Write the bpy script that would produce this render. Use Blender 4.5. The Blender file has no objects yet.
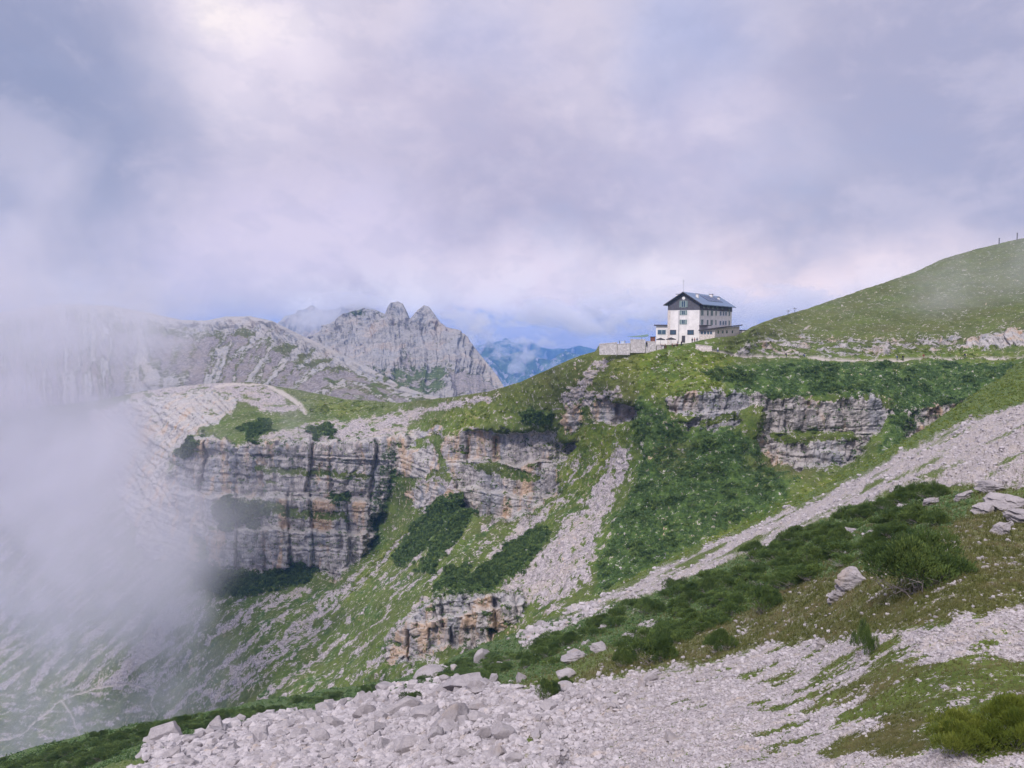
import bpy, bmesh, math, random
import numpy as np
from math import radians, sin, cos, pi
from mathutils import Vector, Matrix, Euler

random.seed(11); RNG = np.random.default_rng(11)
sc = bpy.context.scene
COL = sc.collection

# ------------------------------------------------------------------ camera
FPX, HOR = 740.0, 327.0
PITCH = math.atan((384.0-HOR)/FPX)
CP, SP = cos(PITCH), sin(PITCH)
def unproj(px, py, D):
    """image direction + distance north (Y, metres) -> world point"""
    px = np.asarray(px, float); py = np.asarray(py, float); D = np.asarray(D, float)
    cx = (px-512.0)/FPX; cy = (384.0-py)/FPX
    vy = CP+cy*SP; vz = -SP+cy*CP
    return np.stack([cx/vy*D, D*np.ones_like(cx), vz/vy*D], -1)

cam_d = bpy.data.cameras.new('camera'); cam = bpy.data.objects.new('camera', cam_d); COL.objects.link(cam)
cam.location = (0, 0, 0); cam.rotation_euler = (pi/2-PITCH, 0, 0)
cam_d.sensor_width = 36; cam_d.lens = 36*FPX/1024; cam_d.clip_start = .1; cam_d.clip_end = 40000
sc.camera = cam

# ------------------------------------------------------------------ numpy noise
def _h(ix, iy, iz, seed):
    h = (ix.astype(np.int64)*374761393 + iy.astype(np.int64)*668265263 + iz.astype(np.int64)*2147483647 + seed*1274126177) & 0xffffffff
    h = ((h ^ (h >> 13))*1274126177) & 0xffffffff
    h = ((h ^ (h >> 16))*2246822519) & 0xffffffff
    return (h ^ (h >> 15)) & 0xffffffff
def rnd(ix, iy=0, iz=0, seed=0):
    ix = np.floor(np.asarray(ix, float)); iy = np.floor(np.asarray(iy, float)+0*ix); iz = np.floor(np.asarray(iz, float)+0*ix)
    return _h(ix, iy, iz, seed)/4294967295.0
def noise(x, y, z=None, seed=0):
    """value-gradient noise, about -1..1"""
    x = np.asarray(x, float); y = np.asarray(y, float)+0*x; z = (np.zeros_like(x) if z is None else np.asarray(z, float)+0*x)
    xi = np.floor(x); yi = np.floor(y); zi = np.floor(z)
    xf = x-xi; yf = y-yi; zf = z-zi
    u = xf*xf*xf*(xf*(xf*6-15)+10); v = yf*yf*yf*(yf*(yf*6-15)+10); w = zf*zf*zf*(zf*(zf*6-15)+10)
    def g(dx, dy, dz):
        h = _h(xi+dx, yi+dy, zi+dz, seed)
        a = ((h & 1023)/1023.0*2-1); b = (((h >> 10) & 1023)/1023.0*2-1); c = (((h >> 20) & 1023)/1023.0*2-1)
        return a*(xf-dx)+b*(yf-dy)+c*(zf-dz)
    x00 = g(0,0,0)*(1-u)+g(1,0,0)*u; x10 = g(0,1,0)*(1-u)+g(1,1,0)*u
    x01 = g(0,0,1)*(1-u)+g(1,0,1)*u; x11 = g(0,1,1)*(1-u)+g(1,1,1)*u
    return ((x00*(1-v)+x10*v)*(1-w)+(x01*(1-v)+x11*v)*w)*1.35
def fbm(x, y, z=None, o=5, seed=0, lac=2.03, gain=.5):
    s = 0; a = 1; t = 0
    for k in range(o):
        s = s+a*noise(x, y, z, seed+k*17); t += a; a *= gain
        x = x*lac+3.1; y = y*lac+1.7; z = None if z is None else z*lac+.9
    return s/t*1.6
def ridged(x, y, z=None, o=4, seed=0):
    s = 0; a = 1; t = 0
    for k in range(o):
        s = s+a*(1-np.abs(noise(x, y, z, seed+k*13))*2.2); t += a; a *= .5
        x = x*2.1+1.3; y = y*2.1+4.1; z = None if z is None else z*2.1
    return s/t
def sstep(a, b, x):
    t = np.clip((x-a)/(b-a), 0, 1); return t*t*(3-2*t)

def curve(pts):
    xs = np.array([p[0] for p in pts], float); ys = np.array([p[1] for p in pts], float)
    return lambda x: np.interp(x, xs, ys)

def tps(pts, smooth=.002):
    """thin plate spline of log depth over image directions"""
    P = np.array(pts, float); X = P[:, :2]/300.; v = np.log(P[:, 2]); n = len(P)
    def U(r2): return .5*r2*np.log(r2+1e-9)
    r2 = ((X[:, None]-X[None])**2).sum(-1)
    A = np.zeros((n+3, n+3)); A[:n, :n] = U(r2)+smooth*np.eye(n); A[:n, n] = 1; A[:n, n+1:] = X; A[n, :n] = 1; A[n+1:, :n] = X.T
    w = np.linalg.solve(A, np.concatenate([v, np.zeros(3)]))
    def f(px, py):
        q = np.stack([np.ravel(px), np.ravel(py)], -1)/300.
        out = np.zeros(len(q))
        for s in range(0, len(q), 60000):
            c = q[s:s+60000]; r = ((c[:, None]-X[None])**2).sum(-1)
            out[s:s+60000] = U(r)@w[:n]+w[n]+c@w[n+1:]
        return np.exp(out).reshape(np.shape(px))
    return f

def poly_sd(px, py, poly):
    """signed distance (inside > 0) to a polygon, both in pixel directions"""
    P = np.array(poly, float); d = np.full(px.shape, 1e9); ins = np.zeros(px.shape, bool)
    for i in range(len(P)):
        a = P[i]; b = P[(i+1) % len(P)]; e = b-a
        t = np.clip(((px-a[0])*e[0]+(py-a[1])*e[1])/(e@e+1e-9), 0, 1)
        d = np.minimum(d, (px-a[0]-t*e[0])**2+(py-a[1]-t*e[1])**2)
        if e[1] != 0:
            c = ((a[1] > py) != (b[1] > py)) & (px < e[0]*(py-a[1])/e[1]+a[0]); ins ^= c
    return np.where(ins, 1, -1)*np.sqrt(d)
def line_d(px, py, pl):
    d = np.full(px.shape, 1e9)
    for a, b in zip(pl[:-1], pl[1:]):
        a = np.array(a[:2], float); b = np.array(b[:2], float); e = b-a
        t = np.clip(((px-a[0])*e[0]+(py-a[1])*e[1])/(e@e+1e-9), 0, 1)
        d = np.minimum(d, (px-a[0]-t*e[0])**2+(py-a[1]-t*e[1])**2)
    return np.sqrt(d)
def region(px, py, polys, soft=5, warp=5, seed=0, wl=14.):
    """soft, ragged union of polygons -> 0..1"""
    out = np.zeros(px.shape); m = np.full(px.shape, -1e9); pad = 2*warp+soft+4
    for p in polys:
        P = np.array(p, float); x0, y0 = P.min(0)-pad; x1, y1 = P.max(0)+pad
        k = (px > x0) & (px < x1) & (py > y0) & (py < y1)
        if not k.any(): continue
        a, b = px[k], py[k]
        wx = a+warp*fbm(a/wl, b/wl, o=4, seed=seed+1, gain=.6); wy = b+warp*fbm(a/wl+9, b/wl+5, o=4, seed=seed+2, gain=.6)
        m[k] = np.maximum(m[k], poly_sd(wx, wy, p))
    k = m > -1e8; out[k] = sstep(-soft, soft, m[k]); return out

# ------------------------------------------------------------------ scene helpers
def tag(o, label=None, cat=None, group=None, kind=None):
    if label: o['label'] = label
    if cat: o['category'] = cat
    if group: o['group'] = group
    if kind: o['kind'] = kind
    return o
def link(name, data, parent=None):
    o = bpy.data.objects.new(name, data); COL.objects.link(o)
    if parent: o.parent = parent
    return o
def empty(name, loc, rz=0, scale=1):
    o = link(name, None); o.location = loc; o.rotation_euler = (0, 0, rz); o.scale = (scale,)*3; o.empty_display_size = .3
    return o
def np_mesh(name, V, F, mats=(), smooth=True, mi=None):
    """V (n,3), F (m,3|4) -> mesh"""
    me = bpy.data.meshes.new(name); V = np.ascontiguousarray(V, dtype=np.float32); F = np.ascontiguousarray(F, dtype=np.int32)
    k = F.shape[1]
    me.vertices.add(len(V)); me.vertices.foreach_set('co', V.ravel())
    me.loops.add(F.size); me.loops.foreach_set('vertex_index', F.ravel())
    me.polygons.add(len(F)); me.polygons.foreach_set('loop_start', np.arange(0, F.size, k, dtype=np.int32))
    me.polygons.foreach_set('loop_total', np.full(len(F), k, dtype=np.int32))
    me.polygons.foreach_set('use_smooth', np.full(len(F), smooth, dtype=bool))
    for m in mats: me.materials.append(m)
    if mi is not None: me.polygons.foreach_set('material_index', np.ascontiguousarray(mi, dtype=np.int32))
    me.update(calc_edges=True); return me
def add_attr(me, name, arr):
    a = me.color_attributes.new(name, 'FLOAT_COLOR', 'POINT')
    c = np.ones((len(me.vertices), 4), np.float32); c[:, :arr.shape[1]] = arr
    a.data.foreach_set('color', c.ravel())

# ------------------------------------------------------------------ material helpers
class NT:
    def __init__(s, tree): s.t = tree; s.n = tree.nodes; s.l = tree.links
    def node(s, t, **k):
        n = s.n.new(t)
        for a, b in k.items(): setattr(n, a, b)
        return n
    def put(s, sock, v):
        if isinstance(v, bpy.types.NodeSocket): s.l.new(v, sock)
        elif isinstance(v, (tuple, list)) and len(v) == 3 and sock.type == 'RGBA': sock.default_value = (*v, 1)
        else: sock.default_value = v
    def math(s, op, a, b=0., c=None, clamp=False):
        n = s.node('ShaderNodeMath', operation=op, use_clamp=clamp); s.put(n.inputs[0], a); s.put(n.inputs[1], b)
        if c is not None: s.put(n.inputs[2], c)
        return n.outputs[0]
    def vmath(s, op, a, b=None):
        n = s.node('ShaderNodeVectorMath', operation=op); s.put(n.inputs[0], a)
        if b is not None:
            if op == 'SCALE': s.put(n.inputs['Scale'], b)
            else: s.put(n.inputs[1], b)
        return n.outputs['Value'] if op in ('LENGTH', 'DOT_PRODUCT', 'DISTANCE') else n.outputs[0]
    def mix(s, f, a, b, bt='MIX'):
        n = s.node('ShaderNodeMix', data_type='RGBA', blend_type=bt); s.put(n.inputs[0], f); s.put(n.inputs[6], a); s.put(n.inputs[7], b)
        return n.outputs[2]
    def ramp(s, v, lo, hi, a=0., b=1., smooth=True):
        n = s.node('ShaderNodeMapRange', interpolation_type='SMOOTHSTEP' if smooth else 'LINEAR')
        s.put(n.inputs[0], v); s.put(n.inputs[1], lo); s.put(n.inputs[2], hi); s.put(n.inputs[3], a); s.put(n.inputs[4], b)
        return n.outputs[0]
    def noise(s, vec, scale, detail=4, rough=.55, dist=0.):
        n = s.node('ShaderNodeTexNoise'); s.put(n.inputs['Vector'], vec); s.put(n.inputs['Scale'], scale)
        s.put(n.inputs['Detail'], detail); s.put(n.inputs['Roughness'], rough); s.put(n.inputs['Distortion'], dist)
        return n.outputs[0]
    def voro(s, vec, scale, feat='F1', out=0, rand=1.):
        n = s.node('ShaderNodeTexVoronoi', feature=feat); s.put(n.inputs['Vector'], vec); s.put(n.inputs['Scale'], scale); s.put(n.inputs['Randomness'], rand)
        return n.outputs[out]
    def attr(s, name): return s.node('ShaderNodeAttribute', attribute_name=name).outputs['Color']
    def sep(s, v): return s.node('ShaderNodeSeparateXYZ').inputs[0], None
    def xyz(s, v):
        n = s.node('ShaderNodeSeparateXYZ'); s.put(n.inputs[0], v); return n.outputs
    def comb(s, x, y, z):
        n = s.node('ShaderNodeCombineXYZ'); s.put(n.inputs[0], x); s.put(n.inputs[1], y); s.put(n.inputs[2], z); return n.outputs[0]
def mat(name):
    m = bpy.data.materials.new(name); m.use_nodes = True; t = NT(m.node_tree); b = m.node_tree.nodes['Principled BSDF']
    b.inputs['Roughness'].default_value = .9; b.inputs['Specular IOR Level'].default_value = .2
    return m, t, b
def simple(name, col, rough=.8, var=.12, scale=3., bump=0., spec=.3, metal=0.):
    m, t, b = mat(name); tc = t.node('ShaderNodeTexCoord').outputs['Object']
    n = t.noise(tc, scale, 5, .6)
    c = t.mix(t.ramp(n, .3, .7), tuple(x*(1-var) for x in col), tuple(min(1, x*(1+var)) for x in col))
    t.put(b.inputs['Base Color'], c); b.inputs['Roughness'].default_value = rough; b.inputs['Specular IOR Level'].default_value = spec; b.inputs['Metallic'].default_value = metal
    if bump:
        bn = t.node('ShaderNodeBump'); bn.inputs['Strength'].default_value = bump; bn.inputs['Distance'].default_value = .05
        t.put(bn.inputs['Height'], n); t.put(b.inputs['Normal'], bn.outputs[0])
    return m

def terrain_mat(name, k=1., scs=1., wg=1., rockcol=((.19,.178,.182),(.46,.425,.415)), green=((.050,.092,.016),(.105,.16,.03)), ochre=.5, bumpd=.3):
    """k = typical grain size in metres"""
    m, t, b = mat(name); g = t.node('ShaderNodeNewGeometry').outputs['Position']
    A = t.xyz(t.attr('mask_a')); B = t.xyz(t.attr('mask_b'))
    rock, scree, shrub = A; bright, path, dry = B
    n1 = t.noise(g, .9/k, 6, .62); n2 = t.noise(g, .16/k, 4, .55); n3 = t.noise(g, 3.2/k, 3, .6)
    # grass
    gr = t.mix(t.ramp(n2, .35, .65), green[0], green[1])
    gr = t.mix(t.ramp(n1, .42, .58), gr, t.mix(.6, gr, (.135,.165,.04)))
    gr = t.mix(t.math('MULTIPLY', t.ramp(n3, .5, .62), .8), gr, (.03,.052,.012))
    gr = t.mix(bright, gr, t.mix(t.ramp(n1, .35, .65), (.09,.14,.016), (.18,.20,.04)))
    dr = t.mix(t.ramp(n1, .35, .65), (.13,.105,.055), (.085,.09,.03))
    gr = t.mix(t.math('MULTIPLY', dry, .85), gr, dr)
    sh = t.mix(t.ramp(n1, .40, .60), (.042,.078,.024), (.085,.145,.04))
    sh = t.mix(t.ramp(n3, .55, .7), sh, (.085,.125,.03))
    gr = t.mix(shrub, gr, sh)
    # rock: streaked vertically, layered
    gs = t.xyz(g)
    vs = t.comb(t.math('MULTIPLY', gs[0], 1.), t.math('MULTIPLY', gs[1], 1.), t.math('MULTIPLY', gs[2], .22))
    hs = t.comb(t.math('MULTIPLY', gs[0], .08), t.math('MULTIPLY', gs[1], .08), t.math('MULTIPLY', gs[2], 1.3))
    nv = t.noise(vs, .55/k, 6, .65); nh = t.noise(hs, .8/k, 5, .65)
    rc = t.mix(t.ramp(t.math('ADD', t.math('MULTIPLY', nv, .7), t.math('MULTIPLY', n3, .3)), .40, .60), rockcol[0], rockcol[1])
    rc = t.mix(t.math('MULTIPLY', t.ramp(t.noise(vs, .13/k, 4, .6), .51, .60), ochre), rc, (.48,.32,.19))
    rc = t.mix(t.math('MULTIPLY', t.ramp(t.noise(vs, .17/k, 3, .6), .50, .62), .55), rc, (.20,.22,.27))
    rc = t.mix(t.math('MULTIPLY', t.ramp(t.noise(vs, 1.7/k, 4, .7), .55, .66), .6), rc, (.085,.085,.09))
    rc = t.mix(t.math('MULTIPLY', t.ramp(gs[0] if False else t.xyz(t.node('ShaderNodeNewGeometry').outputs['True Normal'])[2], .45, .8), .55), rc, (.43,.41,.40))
    # scree
    sv = t.voro(g, 2.6/k, 'F1', 'Color')
    svx = t.xyz(sv)
    scc = t.mix(svx[0], (.23*scs,.205*scs,.215*scs), (.51*scs,.46*scs,.475*scs))
    scc = t.mix(t.math('MULTIPLY', t.ramp(n2, .45, .7), .55), scc, (.44*scs,.375*scs,.32*scs))
    scc = t.mix(t.ramp(t.voro(g, 2.6/k, 'DISTANCE_TO_EDGE'), .0, .08, .55, 0.), scc, (.16,.155,.15))
    w = t.math('MULTIPLY', t.math('SUBTRACT', n1, .5), 3.4*wg)
    w2 = t.math('MULTIPLY', t.math('SUBTRACT', n3, .5), 2.4*wg)
    ww = t.math('ADD', w, w2)
    c = t.mix(t.ramp(t.math('ADD', scree, ww), .42, .62), gr, scc)
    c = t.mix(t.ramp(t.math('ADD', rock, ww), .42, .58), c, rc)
    c = t.mix(t.math('MULTIPLY', path, .9), c, t.mix(n1, (.36,.32,.29), (.47,.43,.41)))
    t.put(b.inputs['Base Color'], c)
    h = t.math('ADD', t.math('MULTIPLY', n1, .9), t.math('MULTIPLY', n3, .35))
    h = t.math('ADD', h, t.math('MULTIPLY', t.math('MULTIPLY', rock, t.math('ADD', nv, t.math('MULTIPLY', nh, 1.6))), 1.5))
    bn = t.node('ShaderNodeBump'); bn.inputs['Strength'].default_value = .8; bn.inputs['Distance'].default_value = bumpd
    t.put(bn.inputs['Height'], h); t.put(b.inputs['Normal'], bn.outputs[0])
    b.inputs['Specular IOR Level'].default_value = .1; b.inputs['Roughness'].default_value = .95
    return m

# ------------------------------------------------------------------ terrain sheets
class Sheet: pass
def grid_normals(P):
    du = np.gradient(P, axis=1); dv = np.gradient(P, axis=0)
    n = np.cross(du, dv); n /= np.linalg.norm(n, axis=-1, keepdims=True)+1e-9
    s = np.sign((n*(-P)).sum(-1)); s[s == 0] = 1           # face the valley side we stand on
    return n*s[..., None]
def blur(a, r):
    for ax in (0, 1):
        k = np.ones(2*r+1)/(2*r+1); p = [(0, 0)]*a.ndim; p[ax] = (r, r)
        q = np.pad(a, p, mode='edge'); c = np.cumsum(q, axis=ax)
        z = np.zeros_like(np.take(c, [0], axis=ax)); c = np.concatenate([z, c], axis=ax); n = a.shape[ax]
        a = (np.take(c, range(2*r+1, 2*r+1+n), axis=ax)-np.take(c, range(0, n), axis=ax))/(2*r+1)
    return a
def make_sheet(name, x0, x1, nx, nv, bot, top, depth, masks, disp, material, back, front=(), pw=1.):
    S = Sheet(); px = np.linspace(x0, x1, nx); v = np.linspace(0, 1, nv)**pw
    PX = np.tile(px, (nv, 1)); B = bot(px); T = top(px)
    PY = B[None]*(1-v[:, None])+T[None]*v[:, None]
    D = depth(PX, PY); P = unproj(PX, PY, D)
    M = masks(PX, PY, P, D); N = grid_normals(blur(P, 5))
    P = disp(P, N, PX, PY, M, D)
    S.PX, S.PY, S.P, S.M, S.x0, S.x1, S.nx, S.nv, S.bot, S.top, S.pw = PX, PY, P, M, x0, x1, nx, nv, bot, top, pw
    rows = [P]; first = []
    for f in front: first.insert(0, f(P[0], px)[None])
    for f in back: rows.append(f(P[-1], px)[None])
    G = np.concatenate(first+rows, 0); k0 = len(first); k1 = len(back)
    A = np.stack([M['rock'], M['scree'], M['shrub']], -1); Bm = np.stack([M['bright'], M['path'], M['dry']], -1)
    padr = lambda a: np.concatenate([np.repeat(a[:1], k0, 0), a, np.repeat(a[-1:], k1, 0)], 0)
    A = padr(A); Bm = padr(Bm); R, C = G.shape[:2]
    i = np.arange(R*C).reshape(R, C)
    F = np.stack([i[:-1, :-1].ravel(), i[:-1, 1:].ravel(), i[1:, 1:].ravel(), i[1:, :-1].ravel()], -1)
    me = np_mesh(name, G.reshape(-1, 3), F, [material]); add_attr(me, 'mask_a', A.reshape(-1, 3)); add_attr(me, 'mask_b', Bm.reshape(-1, 3))
    S.ob = tag(link(name, me), kind='structure')
    S.N = grid_normals(blur(P, 2))
    return S
def on(S, px, py, what='P'):
    """world point (or mask) of the sheet in the direction px,py"""
    px = np.atleast_1d(np.asarray(px, float)); py = np.atleast_1d(np.asarray(py, float))
    b = S.bot(px); t = S.top(px); v = np.clip((py-b)/(t-b), 0, .9999)**(1/S.pw)
    r = v*(S.nv-1); c = np.clip((px-S.x0)/(S.x1-S.x0), 0, .9999)*(S.nx-1)
    ri = r.astype(int); ci = c.astype(int); fr = r-ri; fc = c-ci
    A = S.P if what == 'P' else (S.N if what == 'N' else S.M[what])
    if A.ndim == 3: fr = fr[:, None]; fc = fc[:, None]
    return (A[ri, ci]*(1-fr)*(1-fc)+A[ri+1, ci]*fr*(1-fc)+A[ri, ci+1]*(1-fr)*fc+A[ri+1, ci+1]*fr*fc)

def blocks(u, z, wu, wz, seed):
    """fractured, layered limestone: irregular courses split by vertical joints, 0..1 with open joints"""
    row = np.floor(z/wz+.35*noise(z/wz*.7, z*0, seed=seed)); tz = z/wz-np.floor(z/wz)
    off = rnd(row, 1, 0, seed)*7; w = wu*(.7+.8*rnd(row, 2, 0, seed))
    c = np.floor(u/w+off); tu = u/w+off-c
    val = rnd(c, row, 3, seed)
    edge = np.minimum(np.minimum(tu, 1-tu)*w/wu, .3*rnd(c, row, 5, seed)+np.minimum(tz, 1-tz)*2.5)
    return val*.72+.28*sstep(0, .075, edge)
def cliff_relief(P, s=1., seed=0):
    x, y, z = P[..., 0], P[..., 1], P[..., 2]; u = x/np.maximum(y, 1)*(300 if s < 2 else 1000)+.12*y
    u2 = u+2.6*s*fbm(u/(9*s), z/(11*s), o=3, seed=seed+5); z2 = z+.9*s*fbm(u/(30*s), z/(30*s), o=3, seed=seed+6)+.25*s*noise(u/(3*s), z/(3*s), seed=seed+8)
    pil = blocks(u2, z2, 8*s, 22*s, seed+1)*2.6*s
    mid = blocks(u2+.25*z2, z2, 3.3*s, 8*s, seed+2)*1.3*s
    sm = blocks(u2*1.02, z2, 1.1*s, 3.0*s, seed+3)*.7*s
    cr = -1.1*s*sstep(.80, 1.0, ridged(u2/(8*s), z2/(45*s), o=2, seed=seed+4))
    bed = -.5*s*sstep(.8, .98, 1-np.abs(noise(z2/(5*s), u*.015/s, seed=seed+9))*2.5)
    return pil+mid+sm+cr+bed+.9*s*fbm(x/(2.6*s), y/(2.6*s), z/(3*s), o=5, seed=seed+7, gain=.62)+.35*s*blocks(u2, z2, .7*s, .9*s, seed+11)-2.8*s
# ================================================================== TERRAIN
# ---- near slope (scree, boulders, dwarf pines) down to its brow above the gully
edge = curve([(-500,860),(-100,795),(0,757),(90,733),(158,720),(200,712),(250,702),(300,694),(350,686),(400,679),(437,668),(455,656),(484,645),(505,638),(540,622),(590,600),(640,573),(700,546),(760,520),(810,494),(850,474),(900,444),(960,404),(1024,362),(1100,325),(1300,250)])
nbot = curve([(-500,1500),(1400,1150)])
NPT = [(-300,840,78),(-300,1000,45),(-300,1300,20),(0,770,80),(0,860,45),(0,1000,27),(0,1300,13),
 (150,738,74),(150,768,52),(150,860,30),(150,1000,19),(300,708,100),(300,740,50),(300,768,34),(300,900,18),(300,1200,8.5),
 (450,668,118),(450,690,66),(450,720,38),(450,768,24),(450,900,13.5),(450,1200,7.2),
 (540,628,125),(540,660,70),(540,700,38),(600,720,26),(600,768,18.5),(600,900,11.5),(600,1200,6.5),
 (620,585,135),(610,615,90),(620,665,42),(700,546,140),(700,575,92),(700,650,38),(750,690,23.5),(750,768,14),(750,900,9.5),(750,1200,5.6),
 (800,500,140),(800,525,90),(800,575,48),(800,640,30),(850,474,142),(900,444,148),(900,485,78),(900,520,46),(900,590,26),(900,660,18),(900,768,11.5),(900,900,8),(900,1200,5),
 (960,404,160),(960,460,82),(960,530,33),(1024,362,180),(1024,410,110),(1024,470,56),(1024,560,25),(1024,660,15.5),(1024,768,10),(1024,900,7.2),(1024,1200,4.6),
 (1200,290,200),(1200,420,70),(1200,600,18),(1200,900,6.5)]
ndepth = tps(NPT, .004)
N_STRIP = [(520,636),(600,597),(640,577),(700,549),(760,524),(810,500),(850,482),(900,455),(960,424),(1024,404),(1180,340),(1400,240),(1400,400),(1180,455),(1024,488),(960,486),(900,492),(850,507),(800,528),(755,548),(700,573),(640,598),(600,614),(560,632),(525,648)]
N_SCREE = [(60,790),(140,768),(150,742),(190,736),(250,722),(310,713),(380,697),(440,678),(470,683),(520,692),(560,692),(600,683),(640,672),(700,664),(780,642),(850,640),(930,628),(1024,606),(1150,575),(1400,520),(1400,1300),(-300,1500),(-300,900)]
N_MOSS = [(540,700),(600,665),(650,640),(720,622),(800,580),(870,560),(950,520),(1024,500),(1150,465),(1400,405),(1400,520),(1150,578),(1024,612),(930,624),(850,640),(780,645),(700,662),(640,672),(560,692)]
N_DARK = [(-400,900),(-100,810),(0,752),(90,728),(158,715),(250,696),(300,689),(400,673),(437,662),(455,650),(505,632),(540,620),(600,612),(700,576),(800,530),(870,502),(920,492),(980,495),(960,520),(900,560),(860,575),(800,578),(730,620),(660,640),(600,650),(540,680),(470,690),(440,682),(380,700),(310,716),(250,727),(190,742),(150,760),(60,780),(-100,840)]
N_GREENBAND = [(590,600),(640,573),(700,546),(760,520),(810,494),(850,474),(900,444),(960,404),(1024,362),(1200,270),(1200,330),(1024,403),(960,424),(900,454),(850,480),(810,500),(760,524),(700,549),(640,578),(600,597)]
def nmasks(px, py, P, D):
    x, y = P[..., 0], P[..., 1]
    strip = region(px, py, [N_STRIP], 3, 7, 1, 22)
    tt = (py+.5*px)                                     # down-slope streaks of turf in the scree strip
    streak = fbm(px/60., tt/5., o=4, seed=33)
    strip = np.clip(strip*sstep(-.42, .12, -streak+.12*(px > 760)), 0, 1)
    scree = region(px, py, [N_SCREE], 5, 12, 2, 30)
    tuft = fbm(x/1.6, y/1.1, o=5, seed=34)
    rt = sstep(660, 920, px)*sstep(612, 680, py)*sstep(768, 745, py)        # turf islands, more of them to the right
    scree = scree*(1-sstep(.02, .45, tuft+.78*rt+.25*sstep(860, 900, px)*sstep(650, 700, py)*sstep(760, 740, py)-.30))
    moss = region(px, py, [N_MOSS], 4, 8, 3)
    stones = sstep(.12, .6, fbm(x/1.2, y/1., o=6, seed=35, gain=.65)+.02)
    rtg = sstep(640, 720, py)*sstep(780, 900, px)
    scree = np.maximum(scree, stones*np.maximum(moss, rtg)*.95)
    scree = np.maximum(scree, strip)
    dark = region(px, py, [N_DARK], 4, 5, 4)*(1-strip)
    gaps = sstep(.3, .6, fbm(px/22., (py+.45*px)/9., o=5, seed=36, gain=.6))*(px > 480)*dark
    scree = np.maximum(scree, gaps*.9)
    slab = 0*px
    gb = region(px, py, [N_GREENBAND], 3, 3, 6)
    dry = np.clip(.2+moss*.55+.9*rtg*sstep(-.1, .3, fbm(x/2.5, y/2.5, o=3, seed=37)), 0, 1)*(1-gb)
    bright = np.clip(gb*.45*sstep(.0, .5, fbm(px/18., py/9., seed=38)+.35)+moss*.22, 0, 1)
    shrub = np.clip(dark*.9+gb*.3, 0, 1)
    z0 = np.zeros_like(px)
    return dict(rock=slab*.9, scree=scree*(1-slab), shrub=shrub, bright=bright, path=z0, dry=dry, dark=dark, moss=moss, gb=gb, strip=strip)
def ndisp(P, N, px, py, M, D):
    x, y, z = P[..., 0], P[..., 1], P[..., 2]
    rough = .5*fbm(x/9, y/9, o=4, seed=41)+.16*fbm(x/1.3, y/1.3, o=4, seed=42)
    bf = region(px, py, [[(120,800),(150,738),(300,705),(440,675),(560,690),(640,680),(560,768),(500,1000),(0,1100)]], 10, 15, 8)
    far = sstep(20, 60, D)
    h = rough*(.35+.65*far)+bf*(.55*np.abs(fbm(x/2.2, y/2.2, o=4, seed=43)))+M['scree']*.10*fbm(x/.35, y/.35, o=3, seed=44)
    h = h+M['strip']*(.9*fbm(px/70., (py+.5*px)/6., o=4, seed=33)*-1+.55*fbm((x+.6*y)/3., (y-.6*x)/1.2, o=4, seed=45)+.3*noise(x/.6, y/.6, seed=46))
    h = h+M['rock']*(.9*fbm(x/1.5, y/1.5, z/.5, o=4, seed=47)+.6*sstep(0,1,M['rock']))
    h = h+M['gb']*(1.1*np.abs(fbm(x/3.5, y/3.5, o=4, seed=48)))
    Q = P.copy(); Q[..., 2] += h; return Q
def nb(dy, dz, sx=1.):
    def f(r, px):
        q = r.copy(); q[:, 1] += dy; q[:, 0] *= (1+dy/np.maximum(r[:, 1], 1)); q[:, 2] += dz; return q
    return f
def nf(Y, Zf, wide):
    def f(r, px):
        q = r.copy(); q[:, 1] = Y; q[:, 0] = (px-512)/FPX*wide; q[:, 2] = Zf+q[:, 0]*.28; return q
    return f
MAT_NEAR = terrain_mat('near slope ground', .16, bumpd=.06)
NEAR = make_sheet('near_hillside_ground', -330, 1330, 1150, 560, nbot, edge, ndepth, nmasks, ndisp, MAT_NEAR,
    back=[nb(2, -1.5), nb(6, -6), nb(14, -15), nb(30, -34)], front=[nf(1.2, -1.9, 22), nf(-3, -1.7, 40), nf(-60, 12, 160)], pw=.8)

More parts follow.
